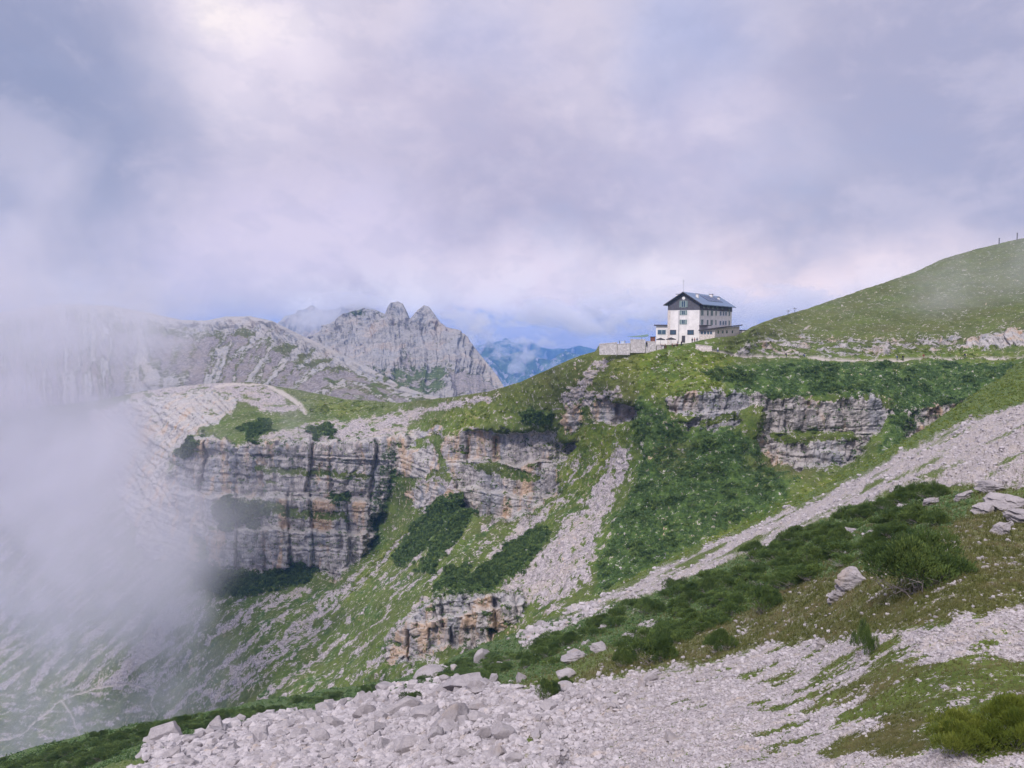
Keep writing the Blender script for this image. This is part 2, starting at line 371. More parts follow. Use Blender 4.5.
# ---- the far side of the combe: headwall cliffs, grassy ridge with the hut, hill on the right, valley floor on the left
ftop = curve([(-500,430),(-200,425),(0,412),(100,400),(150,390),(200,384),(250,382),(300,390),(345,399),(400,403),(440,398),(460,396),(490,391),(520,382),(555,366),(580,356),(600,350),(640,348.5),(690,343.5),(700,340.8),(715,337.8),(735,336.5),(743,332.5),(750,328),(760,323.5),(780,316.7),(800,311),(832,300.5),(870,287.4),(911,274),(944,259),(976,249.5),(1000,244),(1024,238),(1100,212),(1300,170)])
fbot = curve([(-500,900),(0,830),(150,800),(300,770),(450,730),(560,680),(620,640),(700,600),(850,540),(960,470),(1024,430),(1100,400),(1300,330)])
FPT = [(1024,362,216),(1200,300,240),(900,358,236),(800,356,240),(720,351,226),(740,345,236),(690,346,228),(640,350,231),(600,352,237),
 (1024,238,460),(960,258,440),(900,283,400),(850,300,370),(800,318,330),(760,323,280),(745,331,250),(715,338,226),(732,337,229),(700,341,227),(1200,190,480),(1300,170,490),
 (1024,330,258),(900,332,280),(820,345,258),(1024,290,340),(900,310,330),(1200,250,330),
 (680,395,204),(730,396,203),(770,397,202),(830,399,202),(880,399,203),(960,402,206),(700,432,197),(740,430,195),(770,464,192),(840,468,190),(900,432,197),(950,410,199),
 (620,420,226),(600,400,236),(640,480,206),(600,540,196),(700,500,182),(620,580,166),(720,530,166),(800,490,168),(880,458,176),(960,405,192),
 (560,640,150),(700,580,142),(850,520,142),(1024,420,165),(1200,350,175),(1300,330,180),
 (560,370,250),(520,383,275),(490,393,295),(460,398,318),(560,430,260),(580,470,248),(520,438,274),(450,438,300),(500,480,266),(520,518,261),(470,522,267),(450,475,290),
 (450,560,238),(480,600,208),(420,600,222),(400,650,192),(430,690,165),(500,650,178),(540,560,214),(450,725,150),(360,640,250),
 (400,442,346),(300,442,352),(220,442,372),(400,500,337),(300,520,340),(220,520,355),(380,555,326),(300,578,330),(210,580,345),(350,600,285),(280,630,285),(220,660,295),(150,700,340),(300,700,230),(250,740,225),(150,790,280),(0,735,390),(60,700,400),(0,830,300),(100,640,410),(0,600,500),(-200,600,520),(-200,800,330),(100,540,440),(0,450,580),(-200,430,600),(100,440,520),(170,450,425),(-500,430,620),(-500,880,300),
 (400,408,410),(350,408,430),(300,402,450),(250,395,470),(200,390,500),(150,395,520),(380,430,362),(250,425,388),(440,402,335)]
fdepth0 = tps(FPT, .003)
def cliff_wall(polys, base, tiers, butt, seed, but_w=34.):
    """a standing wall: distance follows the bearing only, set back in tiers, with buttresses"""
    return dict(polys=polys, base=curve(base), tiers=tiers, butt=butt, seed=seed, w=but_w)
def fdepth(px, py):
    D = fdepth0(px, py)
    for c in WALLS:
        m = region(px, py, c['polys'], 4.5, 8, 10, 12); m = blur(m, 1); k = m > .001
        if not k.any(): continue
        a, b_ = px[k], py[k]; w = c['base'](a)
        for (y0, slope, dep) in c['tiers']:
            edge_ = y0+slope*(a-c['polys'][0][0][0])+7*noise(a/22., 0*a, seed=c['seed']+3); w = w-dep*sstep(-2.5, 2.5, b_-edge_)
        q = a/c['w']+.5*noise(a/40., b_/90., seed=c['seed']); f = q-np.floor(q); prof = (.35+.65*np.minimum(1, 1.5*np.sqrt(np.clip(1-(2*f-1)**2, 0, 1))))*(.75+.5*f)
        low = b_ > (c['tiers'][0][0] if c['tiers'] else 0)
        q2 = a/(c['w']*.8)+.37+.4*noise(a/30., b_/90., seed=c['seed']+1); f2 = q2-np.floor(q2); prof2 = (.35+.65*np.minimum(1, 1.5*np.sqrt(np.clip(1-(2*f2-1)**2, 0, 1))))*(.75+.5*f2)
        w = w-c['butt']*(np.where(low, prof2, prof)*(.45+.6*rnd(np.where(low, q2, q), 1*low, 0, c['seed']))-.6)
        D[k] = D[k]*(1-m[k])+w*m[k]
    return D
CL1 = [(170,455),(200,434),(240,443),(290,441),(350,441),(408,436),(414,444),(395,470),(386,500),(374,520),(370,553),(335,581),(300,562),(270,578),(250,570),(212,572),(208,545),(180,520),(172,480)]
CL0 = [(90,412),(140,398),(200,392),(240,398),(230,415),(200,430),(165,460),(190,520),(200,560),(150,560),(120,500),(95,450)]
CL2 = [(440,437),(470,429),(510,433),(556,430),(562,445),(579,440),(556,470),(560,492),(530,516),(498,522),(463,514),(458,490),(446,470)]
CL2B = [(396,452),(434,445),(440,464),(425,478),(398,474)]
CL2C = [(402,492),(440,482),(456,494),(450,509),(416,512)]
CL2D = [(560,425),(566,405),(582,402),(582,420),(574,432)]
CL3 = [(592,404),(606,399),(625,400),(641,410),(640,420),(612,426),(596,421)]
CL4 = [(664,398),(700,392),(768,394),(766,402),(742,412),(736,428),(712,433),(682,425),(694,418),(668,410)]
CL5 = [(762,400),(800,397),(830,402),(880,396),(893,412),(880,432),(868,448),(842,468),(806,468),(770,464),(756,440),(764,425)]
CL6 = [(905,412),(945,402),(965,402),(963,416),(935,436),(900,441)]
CL7 = [(386,645),(424,602),(440,596),(500,592),(524,596),(522,622),(470,650),(440,648),(415,664),(386,664)]
CL8 = [(966,342),(990,336),(1030,328),(1300,290),(1300,325),(1030,347),(984,349),(957,347)]
CL8b = [(905,349),(960,339),(970,344),(970,350),(905,354)]
CL9 = [(735,352),(745,345),(770,338),(810,338),(880,342),(960,337),(975,345),(900,352),(880,354),(760,354)]
CL10 = [(395,436),(440,425),(445,432),(400,446)]
WALLS = [cliff_wall([CL1], [(170,385),(212,360),(250,350),(300,347),(350,343),(400,338),(420,333)], [(492,.05,7),(524,.05,7)], 5.5, 401),
 cliff_wall([CL2], [(390,322),(450,300),(520,281),(585,264)], [(462,0,5),(486,.1,4)], 3.8, 411, 31.), cliff_wall([CL5], [(756,204),(893,203)], [(434,0,2.5),(452,0,2)], 2.6, 421, 47.),
 cliff_wall([CL4], [(664,206),(768,203)], [(412,0,2.)], 2.5, 431, 30.), cliff_wall([CL6], [(900,204),(965,205)], [(424,0,1.5)], 2., 441, 22.),
 cliff_wall([CL7], [(386,212),(430,197),(524,188)], [(628,-.2,4)], 4., 451, 26.), cliff_wall([CL3], [(590,240),(641,232)], [], 3., 461, 20.)]
SC_P = [(255,445),(275,432),(320,424),(360,418),(420,408),(470,398),(500,394),(490,402),(440,410),(412,420),(405,436),(350,442),(290,442)]
SC_P2 = [(110,410),(150,388),(205,382),(260,383),(285,398),(300,412),(270,415),(250,402),(200,400),(160,408),(120,430)]
SC1 = [(616,446),(629,449),(624,478),(611,505),(603,524),(596,550),(588,582),(560,598),(530,606),(505,592),(500,582),(530,568),(548,548),(564,528),(586,504),(604,474)]
SC1b = [(455,590),(500,545),(525,520),(575,495),(560,505),(530,535),(488,575)]
SC2 = [(558,398),(575,384),(600,360),(612,358),(600,372),(585,388),(600,392),(620,388),(628,396),(600,402),(575,410)]
SC3 = [(183,706),(240,668),(300,622),(345,582),(372,560),(366,570),(330,608),(290,640),(240,684),(200,704)]
SC4 = [(420,475),(470,485),(455,500),(430,520),(418,500)]
FL_PINES = [[(394,562),(415,528),(440,500),(460,494),(465,506),(447,524),(428,548),(408,566)],[(418,572),(436,545),(462,512),(478,514),(455,545),(432,575)],
 [(433,593),(448,572),(466,565),(468,578),(452,590)],[(449,595),(478,572),(512,545),(545,529),(550,540),(520,575),(488,590)],
 [(192,572),(205,562),(235,572),(262,575),(300,563),(318,572),(300,584),(240,596),(200,588)],[(214,508),(226,497),(240,505),(262,503),(272,514),(254,518),(262,530),(240,524),(222,532)],
 [(238,428),(262,420),(274,434),(250,442)],[(176,455),(192,438),(200,442),(184,460)],[(524,414),(540,410),(554,412),(550,421),(528,423)],
 [(310,430),(330,426),(335,434),(315,440)],[(333,497),(348,494),(352,500),(335,503)]]
FL_SHRUB = [[(378,478),(388,448),(396,446),(398,470),(388,500),(378,524),(384,540),(370,556),(372,520)],[(640,398),(662,412),(684,428),(740,432),(756,448),(766,466),(800,480),(770,505),(700,540),(640,572),(596,596),(600,560),(622,515),(636,480),(640,450),(632,424)],
 [(700,372),(760,364),(850,362),(1024,366),(1100,360),(1100,400),(960,404),(905,410),(880,396),(765,396),(735,392)],[(892,402),(930,395),(920,425),(900,445),(880,460),(884,436)]]
FL_BRIGHT = [[(600,372),(640,352),(700,350),(740,358),(722,372),(760,372),(735,385),(690,392),(650,398),(628,392),(640,378),(590,382)],[(700,540),(770,505),(842,472),(880,458),(960,405),(1000,380),(1040,380),(960,440),(850,500),(740,550)],[(540,445),(600,425),(640,425),(625,445),(590,490),(560,510),(540,520),(556,480)],[(400,530),(455,505),(400,560),(350,600),(330,600),(372,556)],
 [(415,430),(450,412),(500,398),(545,385),(520,410),(470,430),(430,436)],[(300,398),(360,402),(385,408),(340,418),(300,408)],[(860,350),(920,348),(1000,354),(1030,356),(1000,362),(860,358)]]
FL_DARKG = [[(640,398),(700,430),(760,470),(690,490),(640,480)]]
def fmasks(px, py, P, D):
    x, y, z = P[..., 0], P[..., 1], P[..., 2]
    nzf = fbm(x/14, y/14, z/9, o=5, seed=61)
    nzs = fbm(x/4., y/4., z/3., o=4, seed=60)
    rock = region(px, py, [CL0, CL1, CL2, CL2B, CL2C, CL2D, CL3, CL4, CL5, CL6, CL7, CL8, CL10], 2.2, 8, 10, 12)
    rp = region(px, py, [CL9, CL8b], 3, 6, 11, 12)*sstep(-.1, .12, nzs)
    # grassed ledges and joints inside the cliffs
    ledge = sstep(.3, .62, fbm(px/20., (py-.12*px)/8., o=5, seed=62, gain=.6)-.1*region(px, py, [CL5, CL4], 5, 3, 12)+.1*region(px, py, [CL2, CL7], 5, 3, 13))
    tier = region(px, py, [[(225,496),(270,500),(300,510),(345,512),(350,520),(300,519),(260,512),(225,508)],[(255,466),(330,470),(372,474),(372,478),(300,476),(255,472)],[(770,433),(800,430),(860,434),(862,440),(820,440),(800,446),(772,441)],[(460,462),(500,462),(545,480),(520,482),(480,470)],[(700,420),(735,412),(742,418),(700,428)]], 1.5, 4, 26, 8)
    ledge = np.maximum(ledge, tier*.9)
    rock = np.maximum(rock*(1-ledge), rp)
    # down-slope streaks: the fall line runs down to the left
    lf = sstep(640, 560, px); s1 = px*.62+py*.78; s2 = py*.70-px*-.72
    tt = py+.83*px; al = px-.8*py
    st = fbm(al/45., tt/7., o=6, seed=63, gain=.62)+.45*nzs
    slopes = region(px, py, [[(150,740),(170,690),(200,600),(330,585),(400,560),(450,520),(540,500),(600,430),(640,430),(610,560),(530,640),(400,700),(300,760),(150,820)]], 8, 8, 14)
    scree = slopes*sstep(.05, .5, st)
    for ch, wd in (([(166,716),(235,655),(292,610)], 3.), ([(192,722),(262,668),(330,606),(366,566)], 2.), ([(206,640),(260,606),(305,588)], 3.), ([(262,702),(300,668),(345,636)], 2.4), ([(398,640),(350,682)], 2.),
                   ([(425,598),(388,640)], 2.5), ([(150,690),(190,640),(215,600)], 2.2), ([(230,700),(300,650),(330,622)], 1.8), ([(340,600),(372,575),(420,520)], 2.), ([(470,560),(440,590),(410,630)], 2.5)):
        dd = line_d(px+5*fbm(px/15., py/15., o=3, seed=181), py+5*fbm(px/15., py/15., o=3, seed=182), ch)
        scree = np.maximum(scree, sstep(wd*1.9, wd*.4, dd)*sstep(-.5, .2, fbm(al/22., tt/4., o=4, seed=183)))
    scree = np.maximum(scree, region(px, py, [SC3], 3.5, 13, 15, 16)*sstep(-.55, .1, fbm(al/30., tt/4., o=5, seed=163, gain=.65)))
    hole = sstep(.1, .4, fbm(px/6., py/9., o=5, seed=64, gain=.6))
    scree = np.maximum(scree, region(px, py, [SC1, SC1b, SC4], 2.5, 8, 16)*(1-hole*.9))
    scree = np.maximum(scree, region(px, py, [SC_P, SC_P2, SC2], 2.5, 7, 17)*(1-.9*sstep(.0, .4, fbm(px/14., py/4., o=5, seed=65, gain=.62))))
    # valley floor to the left: pale rubble fans, wandering path
    val = region(px, py, [[(-600,480),(60,440),(130,470),(180,540),(212,585),(190,640),(165,700),(150,735),(150,900),(-600,950)]], 8, 6, 18)
    vst = fbm((px-.75*py)/50., (py+.83*px)/9., o=6, seed=66, gain=.62)
    vs = np.where(py < 690, sstep(-.15, .4, vst+.08), sstep(-.1, .4, fbm(px/18., py/6., o=5, seed=67, gain=.6)))
    fan = region(px, py, [[(172,598),(186,602),(176,625),(150,660),(118,688),(104,684),(135,650),(155,620)]], 2, 5, 19)
    scree = np.maximum(scree, np.clip(val*vs*.85+fan, 0, 1))
    # scattered outcrops on ridge and hill
    oc = sstep(.3, .42, nzf*.55+nzs*.7)
    zone = region(px, py, [[(500,400),(560,372),(610,355),(640,372),(640,400),(660,440),(600,500),(540,540),(480,560),(400,570),(380,520),(420,400)],[(740,335),(800,325),(860,330),(960,330),(1024,310),(1200,250),(1200,345),(960,350),(740,356)]], 8, 6, 20)
    shr0 = region(px, py, FL_SHRUB, 5, 7, 23)
    zone2 = region(px, py, [[(640,352),(1200,330),(1200,410),(640,410)]], 6, 5, 21)
    oc2 = sstep(.15, .6, fbm(px/12., py/5., o=6, seed=68, gain=.65))
    scree = np.maximum(scree, zone*oc2*.95)
    scree = np.maximum(scree, zone2*(1-shr0)*sstep(.5, .62, fbm(px/12., py/5., o=4, seed=69)))
    tr = line_d(px, py, [(1100,350),(1024,356),(960,358.5),(900,359),(860,358.5),(800,357),(760,355.5),(725,352),(700,349.5)])
    path = sstep(1.7, .6, tr+.8*noise(px/9, py/9, seed=70))
    for pl, w in (([(262,382),(280,392),(300,405),(305,412)], 3.2), ([(215,386),(235,384),(262,384)], 1.5), ([(-40,752),(20,735),(60,700),(95,688),(130,684),(152,690),(150,705),(158,715)], 1.3), ([(60,700),(72,715),(78,735),(60,752)], 1.2),
                  ([(170,408),(190,402),(230,405),(232,412)], 1.2), ([(590,610),(560,628),(530,640)], 1.2)):
        path = np.maximum(path, sstep(w, w*.35, line_d(px+1.2*noise(px/7, py/7, seed=71), py+1.2*noise(px/7, py/7, seed=72), pl)))
    pine = region(px, py, FL_PINES, 1.5, 3, 22, 8)
    shr = region(px, py, FL_SHRUB, 5, 7, 23)
    dsh = slopes*sstep(.1, .5, fbm(al/35., tt/10., o=5, seed=161, gain=.6))*.9
    br = region(px, py, FL_BRIGHT, 6, 9, 24)
    br = np.clip(br*sstep(-.5, .4, nzf+.1*nzs), 0, 1)
    hillr = sstep(700, 760, px)*sstep(352, 340, py)
    dry = np.clip(.28+.35*hillr+.4*nzf+.35*sstep(430, 380, py)*(px < 640)-.3*br-.3*shr, 0, 1)
    brown = region(px, py, [[(655,445),(700,440),(690,470),(660,480)],[(740,455),(830,470),(800,482),(750,478)]], 6, 8, 25)
    dry = np.maximum(dry, brown*.8)
    dry = dry*.8
    rock = rock*(1-pine); scree = scree*(1-rock)*(1-pine)*(1-shr*.92)
    return dict(rock=rock, scree=scree, shrub=np.clip(np.maximum(np.maximum(pine, shr*.75), dsh)-.4*brown, 0, 1), bright=br, path=path*(1-pine), dry=dry, pine=pine, shr=shr, val=val)
def fdisp(P, N, px, py, M, D):
    x, y, z = P[..., 0], P[..., 1], P[..., 2]; R = blur(M['rock'], 2)
    h = np.zeros_like(x)
    k = M['rock'] > .02
    big = sstep(330, 420, D)*.5+.75
    h[k] = np.where(D[k] > 300, cliff_relief(P[k], 1.5, 70), cliff_relief(P[k], .95, 70))
    h = h*R
    soft = 1-R
    h = h+soft*(1.5*fbm(x/22, y/22, z/22, o=4, seed=81)+.5*fbm(x/3.5, y/3.5, z/3.5, o=3, seed=82))
    tt = py+.83*px
    h = h+soft*sstep(660, 560, px)*sstep(430, 560, py)*1.1*fbm((px-.8*py)/90., tt/11., o=4, seed=83)     # gullies on the slopes
    h = h+M['scree']*(.55*noise(x/1.1, y/1.1, z/1.1, seed=84)+.9*np.abs(fbm(x/3., y/3., z/2., o=3, seed=85)))
    hill = sstep(700, 760, px)*sstep(356, 345, py); h = h+hill*(.8*fbm(x/14, y/20, z/5, o=5, seed=171)+.5*sstep(-.2, .3, noise(z/3.5, x/60, seed=172))+.55*sstep(-.1, .25, noise(z/1.3+.4*noise(x/12, y/12, seed=175), x/40, seed=174))+.9*np.abs(fbm(x/5, y/6, z/4, o=3, seed=176)))
    h = h+soft*(1-M['scree'])*.45*np.abs(fbm(x/1.8, y/1.8, z/1.8, o=3, seed=173))
    h = h+M['shr']*(.9*fbm(x/2.2, y/2.2, z/2.2, o=3, seed=86)+1.2*np.abs(fbm(x/6, y/6, z/6, o=3, seed=88)))+M['pine']*1.
    h = h-M['path']*.6
    damp = sstep(0, 5, py-ftop(px))*.75+.25
    h = h*np.where((px > 590) & (px < 745), sstep(0, 10, py-ftop(px))*.97+.03, damp)
    n = N.copy(); cl = R[..., None]
    hn = n.copy(); hn[..., 2] *= .25; hn /= np.linalg.norm(hn, axis=-1, keepdims=True)+1e-9
    n = n*(1-cl)+hn*cl
    Q = P+n*h[..., None]
    return Q
def fb(dy, dz, flat=None):
    def f(r, px):
        q = r.copy(); k = (1+dy/np.maximum(r[:, 1], 1)); q[:, 1] += dy; q[:, 0] *= k
        d = np.full(len(px), float(dz)); hut = sstep(575, 600, px)*sstep(775, 742, px)
        lf = sstep(450, 380, px)
        d = d*(1-hut)+(0 if dy <= 75 else dz)*hut
        if flat is not None: pass
        q[:, 2] = q[:, 2]+d; return q
    return f
MAT_FAR = terrain_mat('far hillside ground', 1.5, .92, ochre=.7, bumpd=.5)
FARS = make_sheet('far_hillside_ground', -380, 1200, 1500, 470, fbot, ftop, fdepth, fmasks, fdisp, MAT_FAR,
    back=[fb(3, -1.), fb(12, -4), fb(35, -12), fb(70, -30), fb(140, -90), fb(260, -200)], front=[nb(-25, -25)])

# ---- grey mountain behind, left
m1top = curve([(-500,330),(-100,318),(0,312),(60,304),(110,306),(150,313),(180,320),(205,321),(225,317),(250,316),(272,321),(300,335),(330,349),(370,368),(400,385),(440,398),(470,402)])
m1bot = curve([(-500,460),(0,440),(200,420),(300,425),(400,430),(470,430)])
m1d = tps([(-500,460,760),(0,440,640),(200,420,600),(300,425,560),(400,430,520),(470,430,480),(-500,330,1100),(0,312,1050),(110,306,1000),(200,321,980),(250,316,940),(300,335,880),(370,368,760),(440,398,600),(250,360,800),(250,338,900),(100,350,850),(250,330,915)], .003)
def m1masks(px, py, P, D):
    x, y, z = P[..., 0], P[..., 1], P[..., 2]; t = (py-m1top(px))
    band = region(px, py, [[(100,318),(200,324),(270,324),(340,352),(350,372),(300,368),(268,345),(240,338),(190,342),(120,336)]], 3, 8, 30)
    wob = fbm(px/30., py/30., o=3, seed=91)
    st = fbm((px-.9*py*sstep(100,400,px))/7., py/60.+wob, o=4, seed=92)
    scree = sstep(-.5, .35, st)*sstep(4, 18, t)
    g = sstep(-.05, .4, fbm(px/26., py/9., o=5, seed=93, gain=.6)-.25+.55*sstep(270, 400, px)*sstep(345, 380, py)+.15*sstep(160, 100, px)*sstep(340, 370, py)-.22)
    scree = scree*(1-g*.9)
    rock = np.clip(band*sstep(-.3, .1, fbm(px/20., py/4., o=4, seed=94))+(1-scree)*(1-g)*.9, 0, 1)
    return dict(rock=rock*(1-scree*.7), scree=scree*(1-band*.8), shrub=g*.35, bright=0*g, path=0*g, dry=g*0+.55, band=band)
def m1disp(P, N, px, py, M, D):
    x, y, z = P[..., 0], P[..., 1], P[..., 2]; t = sstep(0, 6, py-m1top(px))
    u = x*.8+y*.5
    h = 5*(ridged((u+.4*z)/14., z/200., o=3, seed=196)-.5)+10*fbm(x/120, y/120, z/120, o=5, seed=95)+9*(ridged(u/38., z/160., o=3, seed=96)-.5)+M['band']*cliff_relief(P, 4.5, 97)*.8+2.0*fbm(x/11, y/11, z/9, o=4, seed=98)
    n = N.copy(); n[..., 2] *= .6
    return P+n*(h*(.2+.8*t))[..., None]
def mb(dy, dz):
    def f(r, px):
        q = r.copy(); k = (1+dy/np.maximum(r[:, 1], 1)); q[:, 1] += dy; q[:, 0] *= k; q[:, 2] += dz; return q
    return f
MAT_M1 = terrain_mat('grey mountain', 5., .55, .5, rockcol=((.08,.08,.09),(.24,.23,.22)), green=((.06,.085,.03),(.10,.12,.045)), ochre=.15, bumpd=2.)
M1 = make_sheet('grey_mountain', -400, 468, 900, 150, m1bot, m1top, m1d, m1masks, m1disp, MAT_M1,
    back=[mb(20, -6), mb(70, -40), mb(180, -160), mb(350, -350)], front=[nb(-40, -60)])

# ---- rocky twin-peaked mountain
m2top = curve([(270,350),(290,345),(312,336),(322,330),(333,322),(350,312),(365,309),(378,311),(385,314),(388,307),(392,303),(398,301.5),(403,304),(407,312),(410,319),(413,316),(418,310),(424,305),(429,307),(435,315),(441,323),(446,327),(458,330),(470,342),(480,354),(490,366),(498,376),(504,386),(512,396),(560,410)])
m2bot = curve([(270,440),(560,440)])
m2d = tps([(270,440,900),(400,440,760),(560,440,720),(270,350,1450),(333,322,1350),(398,302,1420),(424,305,1400),(446,327,1330),(498,376,1150),(560,410,1000),(400,392,900),(350,395,950),(450,392,960),(400,350,1220),(470,360,1200),(350,350,1250),(430,345,1260),(385,385,1000),(435,372,1080)], .003)
def m2masks(px, py, P, D):
    t = py-m2top(px)
    gr = region(px, py, [[(330,378),(355,368),(380,372),(410,370),(445,368),(448,378),(442,392),(400,400),(340,400),(310,395)],[(340,314),(365,308),(384,316),(350,318)]], 3, 8, 40, 10)*sstep(-.35, .0, fbm(px/12., py/6., o=4, seed=101))
    sc = region(px, py, [[(402,372),(403,350),(408,352),(412,370),(420,376),(400,380)],[(445,372),(480,372),(505,392),(450,396)],[(396,378),(430,382),(425,396),(400,394)]], 3, 6, 41, 10)*(1-gr)
    return dict(rock=(1-gr)*(1-sc), scree=sc*.9, shrub=gr*.5, bright=0*gr, path=0*gr, dry=0*gr+.5)
def m2disp(P, N, px, py, M, D):
    x, y, z = P[..., 0], P[..., 1], P[..., 2]; t = sstep(0, 4, py-m2top(px)); u = x/y*1250
    u2 = u+12*fbm(u/60., z/60., o=3, seed=111)
    h = 42*(ridged(u2/85., z/260., o=4, seed=112)-.55)+20*(ridged(u2/26., z/140., o=4, seed=113)-.5)+14*fbm(x/60, y/60, z/60, o=4, seed=114)+4*sstep(-.2, .4, noise(z/13., u/90, seed=115))+3*fbm(x/9, y/9, z/12, o=4, seed=116)
    h = h*(.35+.65*M['rock'])
    n = N.copy(); n[..., 2] *= .4
    return P+n*(h*(.12+.88*t))[..., None]
MAT_M2 = terrain_mat('rocky mountain', 7., .7, rockcol=((.07,.07,.08),(.25,.235,.225)), green=((.06,.085,.03),(.10,.12,.04)), ochre=.35, bumpd=4.)
M2 = make_sheet('rocky_mountain', 272, 556, 560, 200, m2bot, m2top, m2d, m2masks, m2disp, MAT_M2,
    back=[mb(15, -10), mb(60, -80), mb(200, -300)], front=[nb(-60, -80)])

# ---- dark massif half lost in cloud, between the two
m3top = curve([(250,345),(275,328),(285,316),(298,313),(312,305),(322,311),(340,309),(352,304),(366,306),(376,310),(400,330)])
M3 = make_sheet('shadowy_massif', 252, 398, 200, 80, curve([(0,400),(600,400)]), m3top, tps([(250,400,2000),(398,400,2000),(250,340,2500),(320,310,2600),(398,320,2500),(330,350,2300)]),
    lambda px, py, P, D: dict(rock=0*px+1, scree=0*px, shrub=0*px, bright=0*px, path=0*px, dry=0*px),
    lambda P, N, px, py, M, D: P+N*((60*(ridged(P[..., 0]/120, P[..., 2]/300, o=4, seed=121)-.5)+20*fbm(P[..., 0]/60, P[..., 2]/60, o=4, seed=122))*(.1+.9*sstep(0, 5, py-m3top(px))))[..., None],
    MAT_M2, back=[mb(40, -60), mb(300, -500)], front=[nb(-100, -150)])

# ---- far ranges across the valley, blue with distance
def far_range(name, top, D0, D1, x0, x1, seed, m):
    xs = np.linspace(x0, x1, 6)
    pts = [(a, 470, D0) for a in xs]+[(a, 340, D1) for a in xs]+[(a, 400, (D0+D1)/2*.96) for a in xs]
    return make_sheet(name, x0, x1, 460, 110, curve([(-3000,500),(4000,500)]), top, tps(pts),
        lambda px, py, P, D: dict(rock=sstep(.12, .3, fbm(px/9., py/5., o=5, seed=seed))*.95, scree=sstep(.3, .4, fbm(px/6., py/6., o=5, seed=seed+9)), shrub=0*px+.8, bright=0*px, path=0*px, dry=0*px),
        lambda P, N, px, py, M, D: P+N*((D0*.075*(ridged(P[..., 0]/(D0*.16), P[..., 2]/(D0*.2), o=5, seed=seed+1)-.6)+D0*.02*fbm(P[..., 0]/(D0*.03), P[..., 2]/(D0*.03), o=4, seed=seed+2))*(.15+.85*sstep(0, 8, py-top(px))))[..., None],
        m, back=[mb(200, -200), mb(1500, -900)], front=[nb(-300, -500)])
MAT_M4 = terrain_mat('distant range', 60., rockcol=((.22,.22,.23),(.45,.43,.42)), ochre=.0, bumpd=20.)
RA = far_range('distant_mountain_range', curve([(200,380),(440,364),(470,354),(490,349),(505,357),(520,353),(535,356),(550,360),(565,352),(580,356),(600,366),(640,362),(760,372),(1000,366)]), 4200, 5600, 300, 900, 131, MAT_M4)
RB = far_range('distant_mountain_range', curve([(200,356),(470,346),(500,341),(515,343),(530,341),(548,347),(570,346),(580,343),(600,350),(660,346),(760,352),(1000,350)]), 6500, 7600, 300, 1000, 151, MAT_M4)

# one big ground sheet under everything, out to the horizon
g = 60; xs = np.linspace(-9000, 9000, g); ys = np.linspace(-2500, 9000, g); X, Y = np.meshgrid(xs, ys)
Z = -1500+60*fbm(X/1500, Y/1500, o=3, seed=5)
i = np.arange(g*g).reshape(g, g)
me = np_mesh('valley_floor', np.stack([X, Y, Z], -1).reshape(-1, 3), np.stack([i[:-1, :-1].ravel(), i[:-1, 1:].ravel(), i[1:, 1:].ravel(), i[1:, :-1].ravel()], -1), [MAT_M4])
one = np.zeros((g*g, 3)); one[:, 2] = .6; add_attr(me, 'mask_a', one); add_attr(me, 'mask_b', np.zeros((g*g, 3)))
tag(link('valley_floor', me), kind='structure')
# ================================================================== ROCKS
def ico(sub):
    bm = bmesh.new(); bmesh.ops.create_icosphere(bm, subdivisions=sub, radius=1)
    V = np.array([v.co[:] for v in bm.verts]); F = np.array([[v.index for v in f.verts] for f in bm.faces]); bm.free(); return V, F
def rock_shape(sub, rng, cuts=9, nz=.06, strata=0.):
    V, F = ico(sub); V = V.copy(); ax = np.array([1., rng.uniform(.65, .95), rng.uniform(.5, .8)])
    for k in range(cuts):
        n = rng.normal(size=3); n /= np.linalg.norm(n); d = rng.uniform(.45, .85)
        s = V@n; o = s > d; V[o] -= np.outer(s[o]-d, n)
    r = int(rng.integers(1000))
    if nz:
        nrm = V/np.linalg.norm(V, axis=1, keepdims=True)
        V += nrm*(nz*fbm(V[:, 0]*2.2, V[:, 1]*2.2, V[:, 2]*2.2, o=4, seed=r, gain=.6))[:, None]
    if strata:
        zz = V[:, 2]*strata+.5*noise(V[:, 0]*1.4, V[:, 1]*1.4, seed=r)
        f = 1+.16*(rnd(np.floor(zz), 0, 0, r)-.5)+.05*sstep(.0, .2, np.abs(zz-np.round(zz)))
        V[:, :2] *= f[:, None]; V[:, 0] += .22*(rnd(np.floor(zz), 1, 0, r)-.5); V[:, 1] += .22*(rnd(np.floor(zz), 2, 0, r)-.5)
    return V*ax, F
m, t, b = mat('pale limestone'); tc = t.node('ShaderNodeTexCoord').outputs['Object']; g = t.node('ShaderNodeNewGeometry')
oi = t.node('ShaderNodeObjectInfo').outputs['Random']; gp = g.outputs['Position']
a1 = t.noise(gp, 1.3, 6, .65); a2 = t.noise(gp, 9., 5, .65)
c = t.mix(t.ramp(a1, .35, .65), (.31,.285,.305), (.47,.435,.455)); c = t.mix(t.math('MULTIPLY', t.ramp(a2, .45, .7), .5), c, (.52,.50,.49))
c = t.mix(t.math('MULTIPLY', t.ramp(t.noise(gp, .7, 4, .6), .58, .7), .55), c, (.42,.33,.25)); c = t.mix(t.math('MULTIPLY', t.ramp(a2, .5, .3), .4), c, (.17,.17,.18))
c = t.mix(t.math('MULTIPLY', t.math('POWER', g.outputs['Random Per Island'], 3.), .6), c, (.17,.155,.16))
t.put(b.inputs['Base Color'], c); bn = t.node('ShaderNodeBump'); bn.inputs['Strength'].default_value = .7; bn.inputs['Distance'].default_value = .08
t.put(bn.inputs['Height'], t.math('ADD', a1, t.math('MULTIPLY', a2, .4))); t.put(b.inputs['Normal'], bn.outputs[0]); b.inputs['Roughness'].default_value = .95
